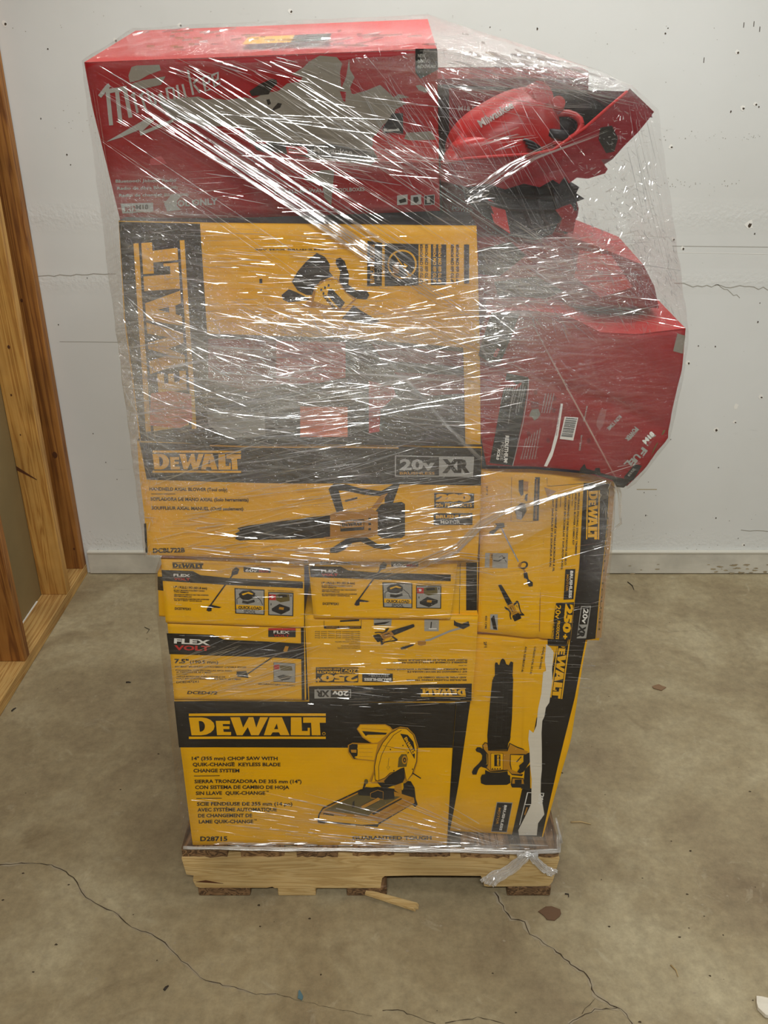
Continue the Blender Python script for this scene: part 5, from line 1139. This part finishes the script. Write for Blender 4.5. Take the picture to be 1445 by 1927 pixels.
# ---- folds: pulled ridges in the film, laid on its surface
def onfilm(px, py, lift=.0009):
    d = ray(px, py).normalized(); best = None
    for T in (T1, T2):
        h = T.ray_cast(CAM, d)
        if h[0] is not None and h[0].y < 1.9 and (best is None or h[3] < best[1]): best = (h[0], h[3])
    return best[0] - d * lift if best else None
class Folds(MB):
    jsd = .20; wob = .22
    def fold(s, pts, w, m, hk=.6, step=9, gap=0.0):
        """pts: photo polyline; w: width in photo pixels; a ridge whose height and width wander"""
        dense = []
        for i in range(len(pts) - 1):
            l = math.dist(pts[i], pts[i + 1]); n = max(1, int(l / step))
            for k in range(n): dense.append((pts[i][0] + (pts[i + 1][0] - pts[i][0]) * k / n, pts[i][1] + (pts[i + 1][1] - pts[i][1]) * k / n))
        dense.append(pts[-1]); n = len(dense)
        if n < 2: return
        sd = random.uniform(0, 99); prev = None; lastz = None
        tilt = random.uniform(.1, 1.0); jit = random.gauss(0, s.jsd)
        for i, (x, y) in enumerate(dense):
            a, b = dense[max(i - 1, 0)], dense[min(i + 1, n - 1)]
            dx, dy = b[0] - a[0], b[1] - a[1]; l = math.hypot(dx, dy) or 1
            env = math.sin(math.pi * (i + .25) / (n - .5 + .01)) ** .4 if n > 2 else 1
            ww = w * max(.15, env) * (.65 + .5 * noise.noise(Vector((i * .35, sd, 0)))) / 2
            c = onfilm(x, y)
            if c is None: prev = None; continue
            e1 = onfilm(x - dy / l * ww, y + dx / l * ww); e2 = onfilm(x + dy / l * ww, y - dx / l * ww)
            if e1 is None or e2 is None or (lastz is not None and abs(c.y - lastz) > .12): prev = None; lastz = c.y; continue
            lastz = c.y
            if gap and noise.noise(Vector((i * .5, sd, 7))) < -.3 + gap: prev = None; continue
            vd = (CAM - c).normalized(); wd = (e1 - e2).length
            sgn = (e2 - e1)
            if m is M_FOLD:  # facet angled on purpose so the front lamp glints off it
                lamp = Vector((max(-.62, min(.62, c.x)), -.9, 2.86)); hv = (vd + (lamp - c).normalized()).normalized()
                dd = dense[min(i + 1, n - 1)]; d3 = (onfilm(*dd) or c) - c
                if d3.length > .09 or wd > .04: prev = None; continue
                wd = min(wd, .0032)
                if d3.length < 1e-5: d3 = Vector((1, 0, 0))
                d3.normalize(); nn = (hv - d3 * hv.dot(d3)).normalized()
                nn = (Matrix.Rotation(jit + s.wob * noise.noise(Vector((i * .45, sd, 3))), 3, d3) @ nn)
                fs = nn.cross(d3).normalized()
                if fs.dot(sgn) < 0: fs = -fs
                lift = vd * (abs(fs.dot(vd)) * wd * .5 + .0003)
                pa, pb = c - fs * wd * .5 + lift, c + fs * wd * .5 + lift
                cur = [s.bm.verts.new(q) for q in (pa, pb, e2)]
                if prev:
                    s.face([prev[0], cur[0], cur[1], prev[1]], m); s.face([prev[1], cur[1], cur[2], prev[2]], M_FOLDS)
                prev = cur; continue
            ap = c + vd * wd * hk * tilt + sgn * .18 * math.sin(sd + i * .2)
            cur = [s.bm.verts.new(q) for q in (e1, ap, e2)]
            if prev:
                s.face([prev[0], cur[0], cur[1], prev[1]], m); s.face([prev[1], cur[1], cur[2], prev[2]], m)
            prev = cur
    def fan(s, n, a_rng, ang, L_, w, soft=.35, hk=.6, bow=0, gap=0.0):
        """n folds starting in the box a_rng=(x0,x1,y0,y1); ang, L_, w ranges in degrees (down-right positive) and photo pixels"""
        for _ in range(n):
            x, y = random.uniform(a_rng[0], a_rng[1]), random.uniform(a_rng[2], a_rng[3])
            an = math.radians(random.uniform(*ang)); l = random.triangular(L_[0], L_[1], L_[0]); b = random.uniform(-1, 1) * bow * l
            cx, cy = math.cos(an), math.sin(an)
            pts = [(x + cx * l * t - cy * b * 4 * t * (1 - t), y + cy * l * t + cx * b * 4 * t * (1 - t)) for t in (0, .25, .5, .75, 1)]
            s.fold(pts, random.triangular(w[0], w[1], w[0]), M_FOLDS if random.random() < soft else M_FOLD, hk, gap=gap)
    def crinkle(s, n, box, L_=(4, 14), w=(1, 2.4), hk=.9, ang=(0, 180)):
        s.jsd = .10; s.fan(n, box, ang, L_, w, .15, hk); s.jsd = .20
random.seed(77)
k = Folds(); k.jsd = .11; k.wob = .10
# long diagonal pulls from the upper left corner to the middle right
for i in range(64):
    t = random.random()
    x0, y0 = 175 + 470 * t + random.uniform(-10, 10), 140 + random.uniform(-20, 130) * (1 - t * .6)
    x1, y1 = 600 + 330 * random.random() ** .7, 0
    sl = random.uniform(.58, .70); x1 = min(x0 + random.uniform(140, 620), 930); y1 = y0 + (x1 - x0) * sl
    k.fold([(x0, y0), ((x0 + x1) / 2, (y0 + y1) / 2 + random.uniform(-4, 4)), (x1, y1)], random.triangular(1.0, 4.2, 1.4), M_FOLD if random.random() < .75 else M_FOLDS, .7)
for i in range(22):
    o = random.uniform(-30, 45); x0 = 290 + random.uniform(-60, 160); x1 = 760 + random.uniform(-60, 150)
    f0 = lambda x: 178 + (x - 290) * .665 + o
    k.fold([(x0, f0(x0)), (x1, f0(x1))], random.uniform(2, 5), M_FOLD, .8)
k.jsd = .20; k.wob = .22
# short slanting dashes under the top edge
k.fan(26, (300, 620, 105, 140), (14, 30), (30, 120), (1.5, 4)); k.fan(30, (170, 420, 125, 260), (22, 42), (20, 90), (1, 2.5))
# steep pulls right of the radio carton
k.jsd = .13; k.wob = .12; k.fan(46, (660, 860, 95, 260), (50, 66), (80, 300), (1, 2.6)); k.fan(34, (830, 1040, 130, 330), (52, 70), (60, 220), (1, 2.4))
# level pulls across the radio carton
k.fan(60, (380, 780, 170, 330), (2, 14), (60, 330), (1, 2.6)); k.fan(20, (540, 760, 285, 310), (4, 12), (60, 150), (2, 5))
k.jsd = .2; k.wob = .22; k.fan(40, (200, 560, 320, 415), (-8, 20), (30, 160), (1, 2.2))
# top of the stack
k.fan(90, (230, 800, 60, 100), (-12, 4), (12, 110), (1, 2.6), gap=.1); k.crinkle(40, (520, 820, 85, 112), (4, 16))
# silver band towards the upper right corner
k.jsd = .11; k.fan(190, (825, 1090, 95, 165), (8, 26), (14, 110), (1, 4)); k.fan(60, (850, 1100, 140, 205), (-4, 14), (30, 180), (1, 3)); k.crinkle(70, (815, 1000, 60, 170), (5, 18))
k.fan(3, (855, 930, 92, 105), (18, 24), (220, 300), (2, 3.5), 0); k.jsd = .2
# arcs over the open carton
for i in range(14):
    a = random.uniform(-16, 20); x1 = random.uniform(960, 1150); y1 = 300 - (x1 - 960) * .32 + a * .5
    k.fold([(885 + random.uniform(-10, 14), 368 + a * .5), ((885 + x1) / 2, (368 + y1) / 2 - 12), (x1, y1)], random.uniform(1.2, 3.4), M_FOLD, .8)
k.crinkle(26, (872, 910, 350, 385), (10, 34), (2, 5), 1.0, (-35, 20)); k.fan(8, (900, 960, 255, 290), (-22, -6), (50, 110), (3, 7), .5)
# crackle on the hanging sheet
k.crinkle(260, (1085, 1235, 300, 470), (5, 17), (1.2, 2.8)); k.crinkle(120, (1140, 1215, 190, 420), (5, 14), (1.2, 2.6)); k.crinkle(150, (1180, 1275, 430, 620), (5, 22), (1, 2.6), ang=(40, 110))
k.fan(16, (1180, 1215, 180, 320), (72, 82), (80, 320), (1, 2.2), .7)
# dense wrap over the hazy carton
k.fan(210, (890, 1180, 440, 610), (-16, 14), (20, 170), (1, 2.6)); k.fan(150, (900, 1200, 430, 600), (48, 84), (12, 90), (1, 2.2)); k.crinkle(220, (905, 1225, 440, 620), (5, 20), (1, 2.5)); k.fan(70, (880, 1000, 400, 560), (25, 40), (50, 190), (1, 2.6))
k.crinkle(60, (895, 950, 540, 640), (8, 30), (2, 5), 1.0, (-20, 60)); k.crinkle(70, (925, 980, 585, 640), (3, 9), (1, 2.2))
# crackled left column
k.crinkle(330, (222, 400, 418, 660), (4, 18), (1, 2.4)); k.fan(150, (225, 390, 430, 840), (-12, 14), (14, 90), (1, 2.2)); k.crinkle(160, (240, 300, 600, 845), (5, 26), (1, 2.6), ang=(60, 120))
# level pulls on the large carton
k.fan(200, (380, 690, 428, 600), (-3, 8), (30, 190), (1, 2.4), gap=.05); k.fan(50, (660, 880, 520, 640), (-16, 6), (40, 150), (1, 2.4)); k.fan(40, (690, 890, 560, 650), (22, 38), (40, 160), (1, 2.6))
# the cloudy belt
k.fan(330, (235, 860, 585, 820), (-14, 24), (40, 260), (1, 2.8), .45, bow=.03); k.fan(150, (240, 620, 720, 850), (-18, -2), (60, 260), (1, 2.8), .45); k.fan(120, (420, 820, 560, 680), (12, 34), (40, 220), (1, 2.6), .4, bow=.05)
k.crinkle(170, (480, 720, 560, 660), (6, 24), (1, 2.6)); k.fan(40, (880, 960, 620, 850), (-16, 6), (30, 90), (1, 2.4))
# wide blower carton
k.fan(130, (270, 800, 850, 1045), (-18, -4), (40, 280), (1, 2.6), .4); k.fan(120, (500, 880, 880, 1040), (-10, 14), (20, 110), (1, 2.2), .3, gap=.05); k.fan(60, (270, 560, 960, 1045), (-20, 12), (20, 110), (1.5, 3), .3)
k.crinkle(60, (262, 300, 840, 1045), (6, 24), (1, 2.4), ang=(60, 120)); k.fan(60, (300, 880, 1030, 1100), (-12, 10), (40, 190), (1, 3), .4, bow=.06)
for i in range(26):
    o = random.uniform(-10, 12); k.fold([(690 + o, 1092 + o * .6), (790, 1060 + o), (860, 1030 + o), (905, 985 + o), (950, 960 + o * .7), (1140, 905 + o * .5)][random.randint(0, 2):random.randint(4, 6)], random.uniform(1.2, 3.6), M_FOLD if i % 2 else M_FOLDS, .8)
# rows below
k.fan(170, (590, 1000, 1070, 1320), (-4, 7), (30, 230), (1, 1.6), .78, gap=.12); k.fan(60, (310, 570, 1060, 1320), (-3, 5), (30, 150), (1, 1.5), .78, gap=.12); k.fan(46, (315, 500, 1240, 1322), (-24, -8), (50, 240), (1, 2.2), .4)
k.fan(26, (570, 900, 1300, 1330), (-5, 4), (40, 140), (1, 1.8), .5, gap=.1); k.fan(24, (640, 1060, 1330, 1480), (-2, 6), (40, 180), (.8, 1.5), .8, gap=.2)
k.fan(50, (900, 1140, 880, 1180), (-18, -2), (20, 140), (1, 2), .5, gap=.1); k.crinkle(16, (1120, 1160, 905, 960), (8, 24), (1.5, 3.5), ang=(50, 120))
# pulls gathering into the knot
for i in range(60):
    x0 = random.uniform(400, 840); y0 = 1490 + random.uniform(0, 95) + (x0 - 560) * .03; t0 = random.uniform(.35, 1)
    k.fold([(x0, y0), (x0 + (985 - x0) * t0, y0 + (1600 - y0) * t0 + random.uniform(-3, 3))], random.triangular(1, 2.8, 1.2), M_FOLD if random.random() < .35 else M_FOLDS, .7, gap=.05)
k.fan(40, (360, 700, 1500, 1590), (3, 12), (30, 150), (1, 1.6), .7, gap=.12)
k.fan(70, (365, 960, 1584, 1598), (-2, 4), (20, 130), (1, 3), .3)
# long single ropes
for pts, w_ in (([(705, 650), (770, 720), (840, 800), (908, 868)], 11), ([(1000, 605), (1045, 690), (1100, 790), (1160, 902)], 5), ([(285, 915), (400, 868), (520, 820)], 5), ([(240, 560), (330, 640), (420, 700)], 3)):
    for o in (-.3, 0, .3): k.fold([(x + o * w_, y) for x, y in pts], w_ * .5, M_FOLDS, .5)
    k.fold(pts, 1.6, M_FOLD, .8)
# edge lines of the outer sheet
for dx in (0, 5, 10): k.fold([(1222 + dx * .4, 240), (1240 + dx * .6, 400), (1262 + dx * .5, 520), (1282, 610)], 1.6, M_FOLDS, .6)
for dx in (0, 4, 9, 14): k.fold([(166 + dx, 170), (186 + dx, 300), (205 + dx, 430), (236 + dx * .5, 640)], 1.8, M_FOLDS, .6)
folds = k.build('film_folds', normals=False, kind='stuff', label='white glinting pulled folds')
adopt(wrap, folds)

# ---- gathered film along the pallet edge, knot and tails
def rope(mb, pts, r0, r1, n=7, tw=5, m=None, step=.012, fl=(1, 1)):
    P = [Vector(p) for p in pts]; dense = []
    for i in range(len(P) - 1):
        c = max(1, int((P[i + 1] - P[i]).length / step))
        for q in range(c): dense.append(P[i].lerp(P[i + 1], q / c))
    dense.append(P[-1]); N_ = len(dense)
    for j in range(n):
        ph = j * 6.283 / n; pts2 = []; rad = []
        for i, p in enumerate(dense):
            t = i / max(1, N_ - 1); R_ = r0 + (r1 - r0) * t; d = (dense[min(i + 1, N_ - 1)] - dense[max(i - 1, 0)]).normalized()
            a = d.cross(Vector((0, -1, .01))).normalized(); b = d.cross(a)
            an = ph + tw * t + .6 * noise.noise(Vector((t * 6, j, 3)))
            rr = R_ * (.75 + .5 * noise.noise(Vector((t * 9, j * 3, 1))))
            pts2.append(p + a * math.cos(an) * rr * fl[0] + b * math.sin(an) * rr * fl[1]); rad.append(max(.0008, R_ * .5 * (.8 + .6 * noise.noise(Vector((t * 14, j, 9))))))
        mb.tube(pts2, rad, m, 7)
d = MB(); zb = ZD + .011
rope(d, [(X(352), YP - .004, zb), (X(560), YP - .007, zb - .002), (X(800), YP - .008, zb - .003), (X(985), YP - .010, zb - .008), (X(1046), YP - .004, zb - .010), (X(1050), YP + .03, zb)], .0032, .0045, 5, 16, M_GATHER)
band = d.build('film_band', label='gathered film band along pallet edge')
d = MB(); rope(d, [(X(1050), YP + .02, zb - .006), (X(1050), YP - .002, zb + .012), (X(1041), YP + .03, zb + .05)], .003, .002, 4, 3, M_GATHER); strand = d.build('film_strand')
d = MB()
kn = Vector((X(985), YP - .014, zb - .008))
rope(d, [kn + Vector((-.018, 0, -.004)), kn + Vector((0, -.004, .004)), kn + Vector((.022, 0, -.002))], .008, .007, 7, 6, M_TAIL)
knot = d.build('film_knot', label='twisted film knot')
def tail(pts, w0, w1, seed):
    random.seed(seed); d = MB(); n = 22; m_ = 9; rows = []
    P = [Vector(p) for p in pts]
    for i in range(n + 1):
        t = i / n * (len(P) - 1); a = min(int(t), len(P) - 2); p = P[a].lerp(P[a + 1], t - a); dr = (P[a + 1] - P[a]).normalized(); sd = dr.cross(Vector((0, 1, 0))).normalized()
        w_ = w0 + (w1 - w0) * i / n
        rows.append([d.bm.verts.new(p + sd * w_ * (j / m_ - .5) + Vector((0, -1, 0)) * (.004 * (1 + (j % 2) * 1.2) + .006 * noise.noise(Vector((i * .35, j * .8, seed))))) for j in range(m_ + 1)])
    for i in range(n):
        for j in range(m_): d.face([rows[i][j], rows[i][j + 1], rows[i + 1][j + 1], rows[i + 1][j]], M_TAIL)
    for j in range(0, m_ + 1, 2): d.tube([rows[i][j].co + Vector((0, -.001, 0)) for i in range(0, n + 1, 2)], .0011, M_TAIL, 5)
    return d.build('film_tail')
t1 = tail([kn + Vector((-.004, 0, 0)), (X(958, 1630), YP - .008, ZS1 - .018), (X(925, 1655), YP - .006, ZS1 - .045), (X(914, 1665), YP - .006, ZS1 - .062)], .020, .036, 3)
t2 = tail([kn + Vector((.01, 0, 0)), (X(1022, 1622), YP - .007, ZS1 - .015), (X(1042, 1640), YP - .005, ZS1 - .032)], .016, .024, 4)
d = MB(); rope(d, [atY(1158, 905, 1.38), atY(1166, 930, 1.385), atY(1168, 985, 1.39), atY(1150, 1000, 1.39)], .004, .002, 4, 3, M_GATHER); loose = d.build('loose_film')
adopt(wrap, band, strand, knot, t1, t2, loose)
